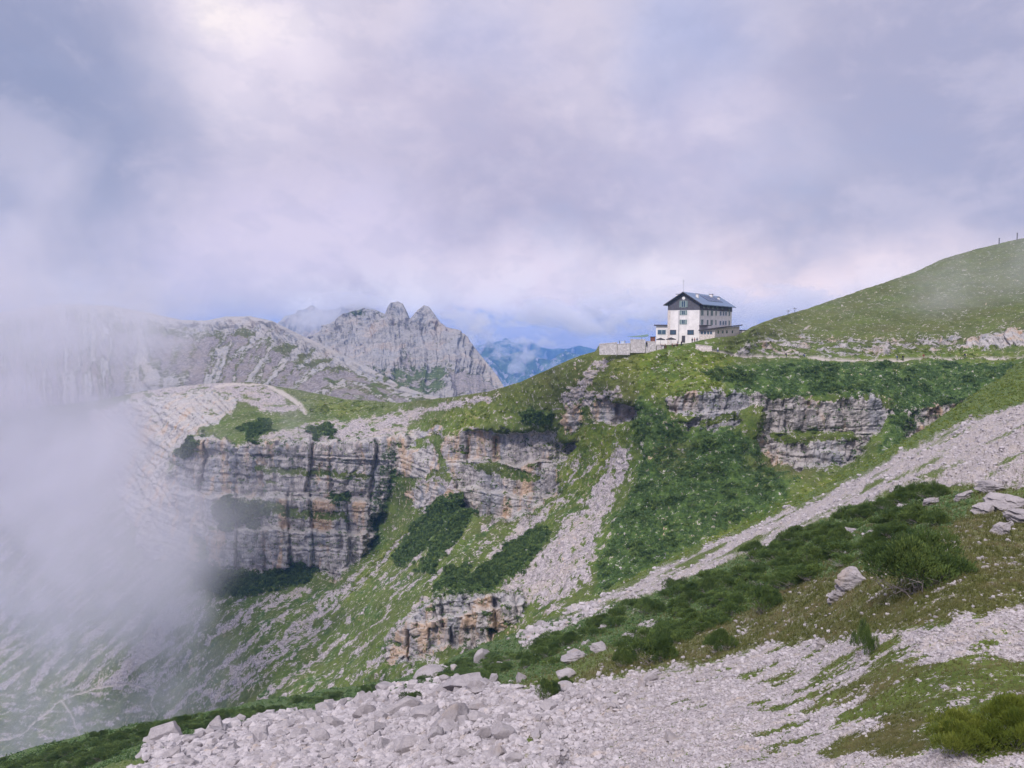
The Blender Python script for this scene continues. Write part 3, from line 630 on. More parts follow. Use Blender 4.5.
MAT_ROCK = m
rr = np.random.default_rng(5)
BOULD = [np_mesh('boulder', *rock_shape(4, rr, 16+k % 5, .045), [MAT_ROCK], smooth=False) for k in range(9)]
SLABS = [np_mesh('rock_outcrop', *rock_shape(5, rr, 16, .20, 4.5), [MAT_ROCK], smooth=False) for k in range(3)]
def put_rock(name, me, px, py, wpx, label, cat, group=None, S=None, asp=None, tilt=.35, sink=.25, zr=None):
    S = S or NEAR; p = on(S, px, py)[0]; r = wpx*p[1]/FPX/2/.88
    o = link(name, me); a = asp or rr.uniform(.75, 1.15)
    o.scale = (r, r*rr.uniform(.8, 1.05), r*a)
    o.rotation_euler = (rr.uniform(-tilt, tilt), rr.uniform(-tilt, tilt), rr.uniform(0, 6.28) if zr is None else zr)
    o.location = (p[0], p[1], p[2]+r*a*(.62-sink)); return tag(o, label, cat, group)
BIG = [(165,742,38,1.,'big rounded pale boulder at the left tip of the scree, above the misty valley'),
 (217,732,24,1.1,'upright pale boulder on the scree brow, second from the left tip'),
 (262,726,15,1.,'small knobbly boulder on the brow between two blocks of the scree edge'),
 (303,717,18,1.2,'small pointed boulder on the scree edge against dark pines'),
 (322,713,30,.9,'broad pale block on the scree edge left of two leaning slabs'),
 (343,708,20,1.,'squarish block touching the dark pine band on the scree edge'),
 (360,706,26,.8,'angular leaning slab with a shaded left face on the scree edge'),
 (384,694,28,.75,'flat-topped pale slab highest on the left part of the scree edge'),
 (368,719,30,.9,'grey boulder with a shaded side just below the scree edge'),
 (381,724,20,1.,'small grey boulder wedged under a larger pale block'),
 (402,714,46,.7,'wide pale block in the middle of the boulder field edge'),
 (427,680,36,.7,'pale block jutting from the pines above the boulder field'),
 (455,672,16,1.2,'small upright stone among the pines at the head of the boulder field'),
 (468,690,58,.62,'largest cracked block of the boulder field, with a shaded hollow'),
 (494,684,20,.9,'rounded stone right of the largest cracked block'),
 (482,662,18,1.7,'tall pale pointed rock standing among the dark pines'),
 (424,723,36,.6,'low dark-sided boulder in the middle of the scree'),
 (456,724,52,.8,'big block with a flat shaded face turned to the viewer'),
 (548,716,20,1.1,'dark grey boulder on the right part of the boulder field'),
 (671,738,24,.6,'lone flat pale stone on the fine scree'),
 (565,680,22,1.,'pale boulder at the top of the fine scree beside moss'),
 (522,682,15,1.6,'narrow upright stone beside a mossy ledge'),
 (545,694,20,.8,'pale stone under the small green pines by the scree'),
 (650,682,20,.8,'pale stone on the mossy edge of the fine scree'),
 (600,700,18,.8,'rounded stone at the upper rim of the fine scree'),
 (382,752,26,.8,'low block near the bottom of the boulder field'),
 (640,654,14,.8,'small pale stone between two pine clumps'),
 (300,742,22,.8,'grey stone low on the left of the boulder field'),
 (232,752,18,.8,'stone low on the scree below the upright boulder')]
for k, (px, py, w, a, lab) in enumerate(BIG): put_rock('boulder', BOULD[k % 9], px, py, w, lab, 'boulder', asp=a)
OUT = [(849,592,40,1.25,'layered pale rock outcrop standing left of the big dwarf pine'),
 (838,600,26,.9,'lower step of the layered outcrop left of the big dwarf pine'),
 (1012,508,44,.8,'cracked pale rock at the right edge above the turf'),
 (985,512,34,.7,'blocky pale rock left of the cracked one at the right edge'),
 (962,500,24,.8,'small pale rock at the foot of the scree strip by two larger ones'),
 (1030,522,40,.7,'pale rock cut by the right edge of the view'),
 (990,492,40,.6,'sloping pale slab just above the cracked rock at the right edge'),
 (1000,535,26,1.2,'upright rock on the turf at the right edge'),
 (576,660,34,.7,'pale knobbly outcrop among pines over the boulder field'),
 (600,652,30,.5,'low ledge of pale rock joining two outcrops in the pines'),
 (628,638,36,.4,'long low ledge of pale rock between pine clumps'),
 (655,626,22,.4,'short ledge of pale rock at the upper end of a long ledge'),
 (930,505,26,.5,'low pale rock behind the big dwarf pine'),
 (905,512,30,.4,'flat pale rock on the left shoulder behind the big dwarf pine'),
 (852,530,34,.4,'low pale rocks showing above the pine band'),
 (705,690,14,.8,'small rock on the moss edge'), (822,648,16,1.3,'small upright rock on the moss left of the lone small pine')]
for k, (px, py, w, a, lab) in enumerate(OUT): put_rock('rock_outcrop', SLABS[k % 3], px, py, w, lab, 'rock', asp=a, tilt=.3, sink=.42)
# boulder field: each one its own object
BF = [(150,752),(230,728),(300,716),(380,700),(450,676),(520,690),(600,690),(650,676),(700,668),(690,690),(600,720),(560,768),(90,782),(140,768)]
n = 0
while n < 225:
    px = rr.uniform(90, 700); py = rr.uniform(672, 768)
    if poly_sd(np.array([px]), np.array([py]), BF)[0] < 0: continue
    w = 8+20*rr.random()**2.2; w *= 1.-.5*sstep(470, 680, px)
    put_rock('boulder', BOULD[int(rr.integers(9))], px, py, float(w), 'pale angular boulder packed among others in the boulder field', 'boulder', 'boulders of the boulder field'); n += 1
# loose stones, past counting
def stones(name, S, n, wfun, size, seed, sub=1, x0=-120, x1=1320, y0=340, y1=800, mats=(MAT_ROCK,), sinkf=.3):
    q = np.random.default_rng(seed); shapes = [rock_shape(sub, q, 6, 0.) for _ in range(12)]
    PX = q.uniform(x0, x1, n*6); PY = q.uniform(y0, y1, n*6); ok = (PY > S.top(PX)+1) & (PY < S.bot(PX))
    PX, PY = PX[ok], PY[ok]; w = wfun(PX, PY); k = q.random(len(PX)) < w; PX, PY = PX[k][:n], PY[k][:n]
    P = on(S, PX, PY); R = size(PX, PY, P[:, 1], q)
    VV = []; FF = []; base = 0
    for s in range(12):
        idx = np.arange(s, len(PX), 12); V, F = shapes[s]
        if not len(idx): continue
        a = q.uniform(0, 6.28, len(idx)); tl = q.uniform(-.6, .6, len(idx)); ca, sa, ct, st_ = np.cos(a), np.sin(a), np.cos(tl), np.sin(tl)
        X = V[None, :, 0]; Y = V[None, :, 1]; Z = V[None, :, 2]*q.uniform(.6, 1.1, len(idx))[:, None]
        Y2 = Y*ct[:, None]-Z*st_[:, None]; Z2 = Y*st_[:, None]+Z*ct[:, None]
        G = np.stack([X*ca[:, None]-Y2*sa[:, None], X*sa[:, None]+Y2*ca[:, None], Z2], -1)*R[idx][:, None, None]+P[idx][:, None]
        G[..., 2] += (R[idx]*(.45-sinkf))[:, None]
        VV.append(G.reshape(-1, 3)); FF.append((F[None]+(np.arange(len(idx))*len(V))[:, None, None]+base).reshape(-1, 3)); base += len(idx)*len(V)
    me = np_mesh(name, np.concatenate(VV), np.concatenate(FF), mats, smooth=False); return tag(link(name, me), kind='stuff')
def wn(px, py):
    s = on(NEAR, px, py, 'scree'); return np.clip(s*(1-.25*on(NEAR, px, py, 'strip'))+.04*on(NEAR, px, py, 'moss'), 0, 1)
stones('scree_stones', NEAR, 58000, wn, lambda px, py, D, q: np.clip((.7+3.2*q.random(len(px))**3.)*D/FPX*np.interp(px, [300, 560, 640, 800], [2.6, 2.1, 1.1, .95]), .02, 1.4), 21)
stones('slope_rubble', FARS, 16000, lambda px, py: np.clip((on(FARS, px, py, 'scree')-.3)*1.2, 0, 1)*(1-on(FARS, px, py, 'shr')), lambda px, py, D, q: (.45+1.6*q.random(len(px))**4)*D/FPX, 22, x0=-50, x1=1060, y0=330, y1=760)

# ================================================================== PLANTS
def leaf_mat(name, a, b_, c3, rough=.7):
    m, t, b = mat(name); A = t.xyz(t.attr('tint')); gp = t.node('ShaderNodeNewGeometry').outputs['Position']
    c = t.mix(A[0], a, b_); c = t.mix(t.math('MULTIPLY', A[1], t.ramp(t.noise(gp, .8, 3), .35, .65)), c, c3)
    t.put(b.inputs['Base Color'], c); b.inputs['Roughness'].default_value = rough; b.inputs['Specular IOR Level'].default_value = .25
    return m
MAT_PINE = leaf_mat('pine needles', (.026,.056,.018), (.11,.175,.045), (.18,.24,.06))
MAT_PINEB = leaf_mat('bright pine needles', (.07,.11,.016), (.17,.21,.03), (.26,.29,.06))
MAT_BUSH = leaf_mat('low shrub leaves', (.055,.105,.035), (.095,.165,.055), (.12,.165,.06))
MAT_GRASS = leaf_mat('turf blades', (.06,.075,.016), (.11,.12,.03), (.19,.16,.08))
MAT_BARK = simple('bare grey branches', (.27,.24,.235), .9, .3, 8)
def tufts(C, A, L, q, nl=8, wid=.16, spread=.75, lenf=.55):
    """needle triangles round shoots: C base (n,3), A axis (n,3), L length (n)"""
    n = len(C); t0 = np.tile(np.linspace(.15, 1., nl), (n, 1)); ph = q.uniform(0, 6.28, (n, 1))+np.arange(nl)*2.4
    up = np.tile(np.array([0, 0, 1.]), (n, 1)); up[np.abs(A[:, 2]) > .95] = (1, 0, 0)
    U = np.cross(A, up); U /= np.linalg.norm(U, axis=1, keepdims=True); W_ = np.cross(A, U)
    B = C[:, None]+A[:, None]*(t0*L[:, None])[..., None]
    R = U[:, None]*np.cos(ph)[..., None]+W_[:, None]*np.sin(ph)[..., None]
    d = A[:, None]+R*spread*(1.25-t0)[..., None]; d /= np.linalg.norm(d, axis=-1, keepdims=True)
    s = np.cross(d, R); s /= np.linalg.norm(s, axis=-1, keepdims=True)+1e-9
    ll = (L[:, None]*lenf*q.uniform(.7, 1.2, (n, nl)))[..., None]; w = ll*wid
    V = np.stack([B-s*w-d*ll*.12, B+s*w-d*ll*.12, B+d*ll], 2).reshape(-1, 3)
    return V, np.arange(len(V)).reshape(-1, 3), n*nl*3
def pine_mesh(rx, ry, h, n, q, L=.2, nl=8, wid=.16, material=None, lobes=9, up=.8):
    """a spreading dwarf pine: shoots over several overlapping mounds"""
    lobes = int(lobes*1.3); th = q.uniform(0, 6.28, lobes); e = np.sqrt(q.random(lobes))*.88
    lc = np.stack([np.cos(th)*e*rx, np.sin(th)*e*ry, (np.sqrt(1-.85*e*e)*q.uniform(.55, .95, lobes)-.1)*h], -1)
    lr = q.uniform(.19, .33, lobes)[:, None]*np.array([rx, ry, h*1.15])
    core = max(2, lobes//5); lc[:core, :2] *= .55; lc[:core, 2] = .34*h; lr[:core] = np.array([.58*rx, .58*ry, .52*h])
    k = q.integers(0, lobes, n); u = q.normal(size=(n, 3)); u /= np.linalg.norm(u, axis=1, keepdims=True); u[:, 2] = np.abs(u[:, 2])*1.05-.12
    rad = q.uniform(.62, 1.02, n)**.7; rad *= 1+.22*fbm(u[:, 0]*2.5+k, u[:, 1]*2.5, u[:, 2]*2.5, o=3, seed=int(q.integers(999)))
    C = lc[k]+u*lr[k]*rad[:, None]; C[:, 2] = np.maximum(C[:, 2], .03*h)
    A = u*np.array([1, 1, .6])+np.array([0, 0, up])+q.normal(0, .2, (n, 3)); A /= np.linalg.norm(A, axis=1, keepdims=True)
    LL = L*q.uniform(.6, 1.35, n); V, F, cnt = tufts(C, A, LL, q, nl, wid)
    me = np_mesh('foliage', V, F, [material or MAT_PINE], smooth=False)
    lt = q.random(lobes)[k]; ti = np.stack([np.repeat(np.clip(q.random(n)*.45+.55*lt, 0, 1), nl*3), np.repeat(np.clip((q.random(n) < .35)*q.random(n)+.25*lt, 0, 1), nl*3)], -1); ti = np.concatenate([ti, 0*ti[:, :1]], -1)
    add_attr(me, 'tint', ti); return me
def tube(pts, r0, r1, seg=5):
    V = []; n = len(pts)
    for i, p in enumerate(pts):
        p = np.array(p); d = np.array(pts[min(i+1, n-1)])-np.array(pts[max(i-1, 0)]); d = d/(np.linalg.norm(d)+1e-9)
        a = np.cross(d, (0, 0, 1.) if abs(d[2]) < .9 else (1., 0, 0)); a /= np.linalg.norm(a); b2 = np.cross(d, a); r = r0+(r1-r0)*i/(n-1)
        for s in range(seg): V.append(p+r*(a*cos(2*pi*s/seg)+b2*sin(2*pi*s/seg)))
    F = [(i*seg+s, i*seg+(s+1) % seg, (i+1)*seg+(s+1) % seg, (i+1)*seg+s) for i in range(n-1) for s in range(seg)]
    return np.array(V), np.array(F)
def join(parts):
    V = []; F = []; b0 = 0
    for v, f in parts: V.append(v); F.append(f+b0); b0 += len(v)
    return np.concatenate(V), np.concatenate(F)
def branch_mesh(rx, ry, h, n, q, r=.03):
    P = []
    for k in range(n):
        a = q.uniform(0, 6.28) if k % 3 else q.uniform(-2.2, -.9); e = np.array([cos(a)*rx*q.uniform(.6, .95), sin(a)*ry*q.uniform(.6, .98), h*q.uniform(.08, .6)])
        pts = [np.array([0, 0, -.15])]; 
        for s in range(1, 7):
            f = s/6; pts.append(np.array([e[0]*f, e[1]*f, e[2]*f**1.6])+q.normal(0, .035, 3)*rx*(f < 1))
        P.append(tube(pts, r, r*.25))
        for s in (3, 4, 5):
            b_ = pts[s]; P.append(tube([b_, b_+np.array([q.normal(0, .12)*rx, q.normal(0, .12)*ry, q.uniform(.05, .25)*h]), b_+np.array([q.normal(0, .2)*rx, q.normal(0, .2)*ry, q.uniform(.1, .4)*h])], r*.4, r*.12, 4))
    V, F = join(P); return np_mesh('branches', V, F, [MAT_BARK])
pq = np.random.default_rng(77)
VAR = []                                             # (foliage, branches) unit kinds: 1 m radius
for k in range(4): VAR.append((pine_mesh(1, .85, .75, 3400, pq, .07, 8, .24, lobes=16, up=.45), branch_mesh(1, .85, .7, 9, pq, .022)))
SMALL = [(pine_mesh(1, .9, .6, 1100, pq, .12, 6, .22, up=.45), branch_mesh(1, .9, .5, 5, pq, .02)) for k in range(5)]
def shrub(px, py, wpx, hpx, label, group=None, kind=None, name='dwarf_pine', cat='pine shrub', S=None, sink=.06):
    p = on(S or NEAR, px, py)[0]; k = p[1]/FPX; o = empty(name, (p[0], p[1], p[2]-sink*hpx*k), pq.uniform(-.5, .5)); o.scale = (wpx*k/2/1.1, wpx*k/2/1.1*.9, hpx*k/.85)
    fm, bmh = kind or SMALL[int(pq.integers(5))]
    f = link('foliage', fm, o); b_ = link('branches', bmh, o); return tag(o, label, cat, group)
BIGP = (pine_mesh(1, .8, .8, 12000, pq, .045, 8, .24, lobes=26, up=.5), branch_mesh(1, .9, .8, 26, pq, .014))
shrub(916, 592, 122, 66, 'largest dwarf pine, a broad dark mound showing bare grey branches on its right underside', kind=BIGP)
shrub(765, 612, 46, 30, 'rounded dwarf pine in front of the pine band, on the moss at mid slope', kind=VAR[0])
shrub(722, 650, 40, 26, 'small dwarf pine at the upper edge of the fine scree', kind=VAR[1])
TREEK = (pine_mesh(.8, .7, 1.0, 1900, pq, .10, 8, .15, lobes=9, up=.8), VAR[1][1])
shrub(864, 659, 34, 34, 'lone small upright pine standing on the bare scree', kind=TREEK)
shrub(932, 500, 46, 20, 'dark low pine mound behind the largest dwarf pine, on the scree strip', kind=VAR[3])
BR = (pine_mesh(1, .8, .7, 9000, pq, .055, 10, .2, MAT_PINEB, lobes=26, up=.7), branch_mesh(1, .8, .5, 10, pq, .012))
shrub(962, 752, 88, 50, 'bright yellow-green young pine with upright shoots at the bottom right', kind=BR)
shrub(1018, 742, 90, 58, 'bright yellow-green young pine cut by the right edge of the view', kind=BR)
shrub(655, 664, 60, 36, 'dwarf pine with a bare dead patch facing the fine scree', kind=VAR[2])
shrub(625, 668, 34, 22, 'low dwarf pine left of the one with a dead patch', kind=VAR[3])
shrub(548, 700, 34, 22, 'fresh green dwarf pine lowest on the scree rim', kind=VAR[0])
shrub(566, 688, 22, 14, 'tiny dwarf pine beside the lowest one on the scree rim', kind=VAR[1])
shrub(412, 704, 30, 14, 'small dwarf pine growing between blocks of the boulder field', kind=VAR[2])
BAND = [[(700,592),(760,562),(830,530),(860,520),(850,545),(862,562),(830,570),(800,582),(745,612),(700,632),(660,652),(630,655),(625,640),(660,615)],
 [(545,640),(600,618),(700,577),(800,533),(900,497),(925,492),(890,510),(820,535),(700,592),(640,620),(590,640),(545,665),(500,676),(470,685),(500,655)],
 [(868,560),(862,545),(880,520),(930,512),(955,520),(900,530)]]
LEFTB = [[(-60,772),(0,760),(90,737),(150,725),(200,717),(250,707),(300,699),(350,691),(400,684),(437,673),(455,661),(505,642),(520,655),(500,668),(470,680),(440,678),(380,690),(310,704),(250,717),(190,730),(140,742),(90,765),(40,784),(0,792),(-60,800)]]
def scatter_shrubs(polys, n, wr, hr, label, group, gap=0.):
    c = 0; P = np.concatenate([np.array(p, float) for p in polys]); x0, y0 = P.min(0); x1, y1 = P.max(0)
    while c < n:
        px = pq.uniform(x0, x1); py = pq.uniform(y0, y1)
        if max(poly_sd(np.array([px]), np.array([py]), p)[0] for p in polys) < 1: continue
        if gap and fbm(np.array([px/22.]), np.array([(py+.45*px)/9.]), o=3, seed=36)[0] > gap: continue
        k = np.interp(px, [0, 500, 850], [.85, .75, 1.1]); w = pq.uniform(*wr)*k
        shrub(px, py+3, w, pq.uniform(*hr)*k, label, group, kind=(VAR+SMALL)[int(pq.integers(9))] if w > 26 else None); c += 1
scatter_shrubs(BAND, 165, (24, 46), (11, 19), 'dark dwarf pine crowded into the diagonal band below the scree strip', 'dwarf pines of the diagonal band', .38)
scatter_shrubs(LEFTB, 130, (24, 40), (8, 13), 'dark dwarf pine in the low belt along the brow above the boulder field', 'dwarf pines along the brow')

# far thickets: one object per patch
def clump_mesh(name, S, polys, n, rng, rad, nf, material, warp=3, fl=.7, leaf=.5, keep=None):
    P = np.concatenate([np.array(p, float) for p in polys]); x0, y0 = P.min(0)-4; x1, y1 = P.max(0)+4; PX = []; PY = []
    while sum(map(len, PX)) < n:
        a = rng.uniform(x0, x1, n*3); b_ = rng.uniform(y0, y1, n*3)
        w = region(a, b_, polys, 1.5, warp, 22, 8); k = rng.random(len(a)) < w
        k &= (b_ > S.top(a)+.5)
        if keep is not None: k &= rng.random(len(a)) < keep(a, b_)
        PX.append(a[k]); PY.append(b_[k])
        if sum(map(len, PX)) == 0: break
    PX = np.concatenate(PX)[:n]; PY = np.concatenate(PY)[:n]; C = on(S, PX, PY); n = len(C)
    R = rad*rng.uniform(.5, 1.3, n)*C[:, 1]/FPX
    u = rng.normal(size=(n, nf, 3)); u /= np.linalg.norm(u, axis=-1, keepdims=True); u[..., 2] = np.abs(u[..., 2])
    Q = C[:, None]+u*(R[:, None]*rng.uniform(.5, 1., (n, nf)))[..., None]*np.array([1, 1, fl])
    d = u+np.array([0, 0, .5])+rng.normal(0, .4, (n, nf, 3)); d /= np.linalg.norm(d, axis=-1, keepdims=True)
    s = np.cross(d, rng.normal(size=(n, nf, 3))); s /= np.linalg.norm(s, axis=-1, keepdims=True); l = (R*leaf)[:, None, None]
    V = np.stack([Q-s*l*.55, Q+s*l*.55, Q+d*l*1.2], 2).reshape(-1, 3)
    me = np_mesh(name, V, np.arange(len(V)).reshape(-1, 3), [material], smooth=False)
    ti = np.repeat(np.stack([np.clip(rng.random((n, 1))*.7+.3*rng.random((n, nf)), 0, 1), np.repeat((rng.random((n, 1)) < .35)*rng.random((n, 1)), nf, 1), np.zeros((n, nf))], -1).reshape(-1, 3), 3, 0)
    add_attr(me, 'tint', ti); return link(name, me)
TL = ['steep dark pine patch on the slope right of the big left cliff','narrow dark pine patch just below and right of its steep neighbour','small dark pine patch above left of the longest pine patch','longest dark pine patch beside the pale scree chute',
 'dark pine belt along the foot of the big left cliff','misty pine patch on a ledge of the left cliff','round dark pine patch on the rim of the left cliff','small pine patch on the misty left shoulder of the cliff','small dark pine patch on the ridge above the middle cliff',
 'tiny pine patch on the pale plateau edge','tiny pine tuft on the face of the left cliff']
for k, p in enumerate(FL_PINES):
    A_ = abs(sum(p[i][0]*p[(i+1) % len(p)][1]-p[(i+1) % len(p)][0]*p[i][1] for i in range(len(p))))/2
    tag(clump_mesh('pine_thicket', FARS, [p], int(30+A_*.8), pq, 2.4, 26, MAT_PINE, 9), TL[k], 'pine thicket')
tag(clump_mesh('slope_shrubs', FARS, FL_SHRUB, 15000, pq, 1.7, 12, MAT_BUSH, 6, leaf=.5, keep=lambda a, b_: sstep(-.5, .3, fbm(a/14., b_/9., o=4, seed=301))), kind='stuff')
tag(clump_mesh('slope_bushes', FARS, FL_SHRUB[1:], 750, pq, 4.2, 60, MAT_PINE, 6, leaf=.3, keep=lambda a, b_: sstep(.0, .45, fbm(a/30., b_/16., o=3, seed=305))), kind='stuff')
tag(clump_mesh('slope_herbs', FARS, FL_BRIGHT, 5000, pq, 1.3, 10, MAT_PINEB, 8, leaf=.6, keep=lambda a, b_: sstep(-.2, .5, fbm(a/10., b_/6., o=4, seed=302))), kind='stuff')
CLL = [CL1, CL2, CL5, CL7, CL4, CL6]
tag(clump_mesh('cliff_plants', FARS, CLL, 900, pq, 2.0, 14, MAT_BUSH, 3, keep=lambda a, b_: sstep(.1, .4, fbm(a/9., b_/7., o=4, seed=303))), kind='stuff')
# sub-shrubs on the near green band, tufts of turf
tag(clump_mesh('brow_undergrowth', NEAR, [N_DARK], 7000, pq, 2.0, 12, MAT_BUSH, 3, leaf=.6), kind='stuff')
tag(clump_mesh('band_herbs', NEAR, [N_GREENBAND], 4200, pq, 1.5, 12, MAT_PINEB, 3, leaf=.55), kind='stuff')
def grass(name, S, n, wf, seed, x0, x1, y0, y1, nb_=9, hpx=4.5, hmax=.35):
    q = np.random.default_rng(seed); a = q.uniform(x0, x1, n*8); b_ = q.uniform(y0, y1, n*8); ok = (b_ > S.top(a)+1) & (b_ < S.bot(a)); a, b_ = a[ok], b_[ok]
    k = q.random(len(a)) < wf(a, b_); a, b_ = a[k][:n], b_[k][:n]; C = on(S, a, b_); n = len(C)
    H = np.minimum(q.uniform(.5, 1.2, n)*hpx*C[:, 1]/FPX, hmax*q.uniform(.6, 1, n))
    A = np.tile(np.array([0, 0, 1.]), (n, 1))+q.normal(0, .25, (n, 3)); A /= np.linalg.norm(A, axis=1, keepdims=True)
    V, F, _ = tufts(C-np.array([0, 0, .03]), A, H*.35, q, nb_, .055, 1.1, 2.6)
    me = np_mesh(name, V, F, [MAT_GRASS], smooth=False)
    patch = np.clip(.5+1.2*fbm(C[:, 0]/1.5, C[:, 1]/1.5, o=3, seed=9), 0, 1)
    add_attr(me, 'tint', np.repeat(np.stack([q.random(n), patch, 0*patch], -1), nb_*3, 0)); return tag(link(name, me), kind='stuff')
grass('turf_grass', NEAR, 50000, lambda a, b_: np.clip((1-on(NEAR, a, b_, 'scree'))*np.maximum(on(NEAR, a, b_, 'dry'), .35)*1.2-.1, 0, 1), 61, 440, 1320, 480, 800)
# ================================================================== THE HUT
def bmesh_obj(name, build, material, parent=None, bevel=0., smooth=False):
    bm = bmesh.new(); build(bm)
    if bevel: bmesh.ops.bevel(bm, geom=bm.edges[:], offset=bevel, segments=1, affect='EDGES')
    bmesh.ops.recalc_face_normals(bm, faces=bm.faces); me = bpy.data.meshes.new(name); bm.to_mesh(me); bm.free()
    for mm in (material if isinstance(material, (list, tuple)) else [material]): me.materials.append(mm)
    me.polygons.foreach_set('use_smooth', [smooth]*len(me.polygons)); return link(name, me, parent)
def bx(bm, x0, x1, y0, y1, z0, z1):
    v = [bm.verts.new((x, y, z)) for x in (x0, x1) for y in (y0, y1) for z in (z0, z1)]
    for f in ((0,1,3,2),(4,6,7,5),(0,4,5,1),(2,3,7,6),(0,2,6,4),(1,5,7,3)): bm.faces.new([v[i] for i in f])
def prism(bm, prof, x0, x1):
    """profile in (y,z) extruded along x"""
    a = [bm.verts.new((x0, y, z)) for y, z in prof]; b_ = [bm.verts.new((x1, y, z)) for y, z in prof]; n = len(prof)
    bm.faces.new(a); bm.faces.new(b_[::-1])
    for i in range(n): bm.faces.new([a[i], b_[i], b_[(i+1) % n], a[(i+1) % n]])
def hexa(bm, P):
    v = [bm.verts.new(p) for p in P]
    for f in ((0,1,2,3),(7,6,5,4),(0,4,5,1),(1,5,6,2),(2,6,7,3),(3,7,4,0)): bm.faces.new([v[i] for i in f])
M_WHITE = simple('white render', (.76,.73,.72), .9, .10, .6); M_CLAD = simple('slate cladding', (.105,.105,.125), .8, .22, 2.2)
M_ROOF = simple('blue-grey metal roof', (.13,.19,.30), .45, .12, 1.5, spec=.5); M_DARK = simple('dark fascia', (.07,.065,.075), .7)
M_GLASS, t, b = mat('window glass'); b.inputs['Base Color'].default_value = (.05,.09,.13,1); b.inputs['Roughness'].default_value = .12; b.inputs['Specular IOR Level'].default_value = .8
M_FRAME = simple('pale green window frame', (.42,.50,.48), .7, .05); M_SHUT = simple('grey-green shutter', (.20,.27,.27), .8, .1)
M_PLINTH = simple('pinkish stone wall', (.62,.56,.53), .95, .25, 2.5, .3); M_METAL = simple('grey metal', (.35,.36,.38), .4, .05, spec=.5, metal=.6)
M_PANEL = simple('solar panel', (.04,.07,.15), .25, .1, spec=.7); M_BLUE = simple('pale blue panel', (.45,.53,.66), .6, .05)
A0 = unproj(699, 339.6, 235.); ROT = math.atan2(.855, .518)
hut = empty('mountain_hut', A0, ROT); tag(hut, 'tall white mountain hut with slate upper storey and blue-grey gabled roof', 'building')
Lh, Wd, EV, RG, BAND_ = 38.5, 10.3, 11.6, 14.9, 9.4
def Uof(px): k = (px-512)/FPX; return (A0[0]-k*A0[1])/(k*.855-.518)
def Zof(py, u, v=0): D = A0[1]+.855*u+.518*v; return unproj(600, py, D)[2]-A0[2]
bmesh_obj('wall', lambda bm: bx(bm, 0, Lh, 0, Wd, -4, BAND_), M_WHITE, hut)
bmesh_obj('upper_cladding', lambda bm: prism(bm, [(-.08, BAND_), (-.08, EV), (Wd/2, RG-.15), (Wd+.08, EV), (Wd+.08, BAND_)], -.08, Lh+.08), M_CLAD, hut)
def roof(bm):
    y = Wd/2; o = 1.15; s = (RG-EV)/(y); 
    prism(bm, [(-o, EV-o*s), (-o, EV-o*s+.28), (y, RG+.28), (y, RG)], -1.1, Lh+1.2); prism(bm, [(y, RG), (y, RG+.28), (Wd+o, EV-o*s+.28), (Wd+o, EV-o*s)], -1.1, Lh+1.2)
rf = bmesh_obj('roof', roof, M_ROOF, hut)
SL = (RG-EV)/(Wd/2)
def onroof(u, v, dz=0): return (u, v, EV+SL*v+.28+dz)
bmesh_obj('fascia', lambda bm: [hexa(bm, [(-1.18, -1.2, EV-1.2*SL-.02), (-1.11, -1.2, EV-1.2*SL-.02), (-1.11, Wd/2, RG-.02), (-1.18, Wd/2, RG-.02), (-1.18, -1.2, EV-1.2*SL+.3), (-1.11, -1.2, EV-1.2*SL+.3), (-1.11, Wd/2, RG+.3), (-1.18, Wd/2, RG+.3)]),
    hexa(bm, [(-1.18, Wd+1.2, EV-1.2*SL-.02), (-1.11, Wd+1.2, EV-1.2*SL-.02), (-1.11, Wd/2, RG-.02), (-1.18, Wd/2, RG-.02), (-1.18, Wd+1.2, EV-1.2*SL+.3), (-1.11, Wd+1.2, EV-1.2*SL+.3), (-1.11, Wd/2, RG+.3), (-1.18, Wd/2, RG+.3)])], M_DARK, rf)
for u in (13, 17.5, 22, 26.5):
    bmesh_obj('solar_panel', lambda bm: hexa(bm, [onroof(u, 1., .05), onroof(u+4, 1., .05), onroof(u+4, 4., .05), onroof(u, 4., .05), onroof(u, 1., .14), onroof(u+4, 1., .14), onroof(u+4, 4., .14), onroof(u, 4., .14)]), M_PANEL, rf)
for (u, v, w, h) in ((5.5, 2.2, .8, 1.3), (26, 3.6, 1.1, 1.1), (31, 2.5, .7, .9), (3, 8.0, .8, 1.2)):
    zz = EV+SL*min(v, Wd-v)
    ch = bmesh_obj('chimney', lambda bm: bx(bm, u, u+w, v, v+w, zz-.3, zz+h+.3), M_WHITE, rf); bmesh_obj('chimney_cap', lambda bm: bx(bm, u-.12, u+w+.12, v-.12, v+w+.12, zz+h+.31, zz+h+.45), M_DARK, ch)
bmesh_obj('antenna', lambda bm: [bx(bm, -.57, -.5, Wd/2-.035, Wd/2+.035, RG+.2, RG+4.2), bx(bm, -.58, -.5, Wd/2-.4, Wd/2+.4, RG+3.6, RG+3.68)], M_METAL, hut)
bmesh_obj('shaded_corner_strip', lambda bm: bx(bm, -.12, .0-.002, Wd-.75, Wd+.1, -3.9, BAND_-.01), M_PLINTH, hut)  # added strip, its darker pink stands in for shade at the back corner
bmesh_obj('downpipe', lambda bm: bx(bm, -.16, -.02, 6.55, 6.7, -1, BAND_-.3), M_METAL, hut)
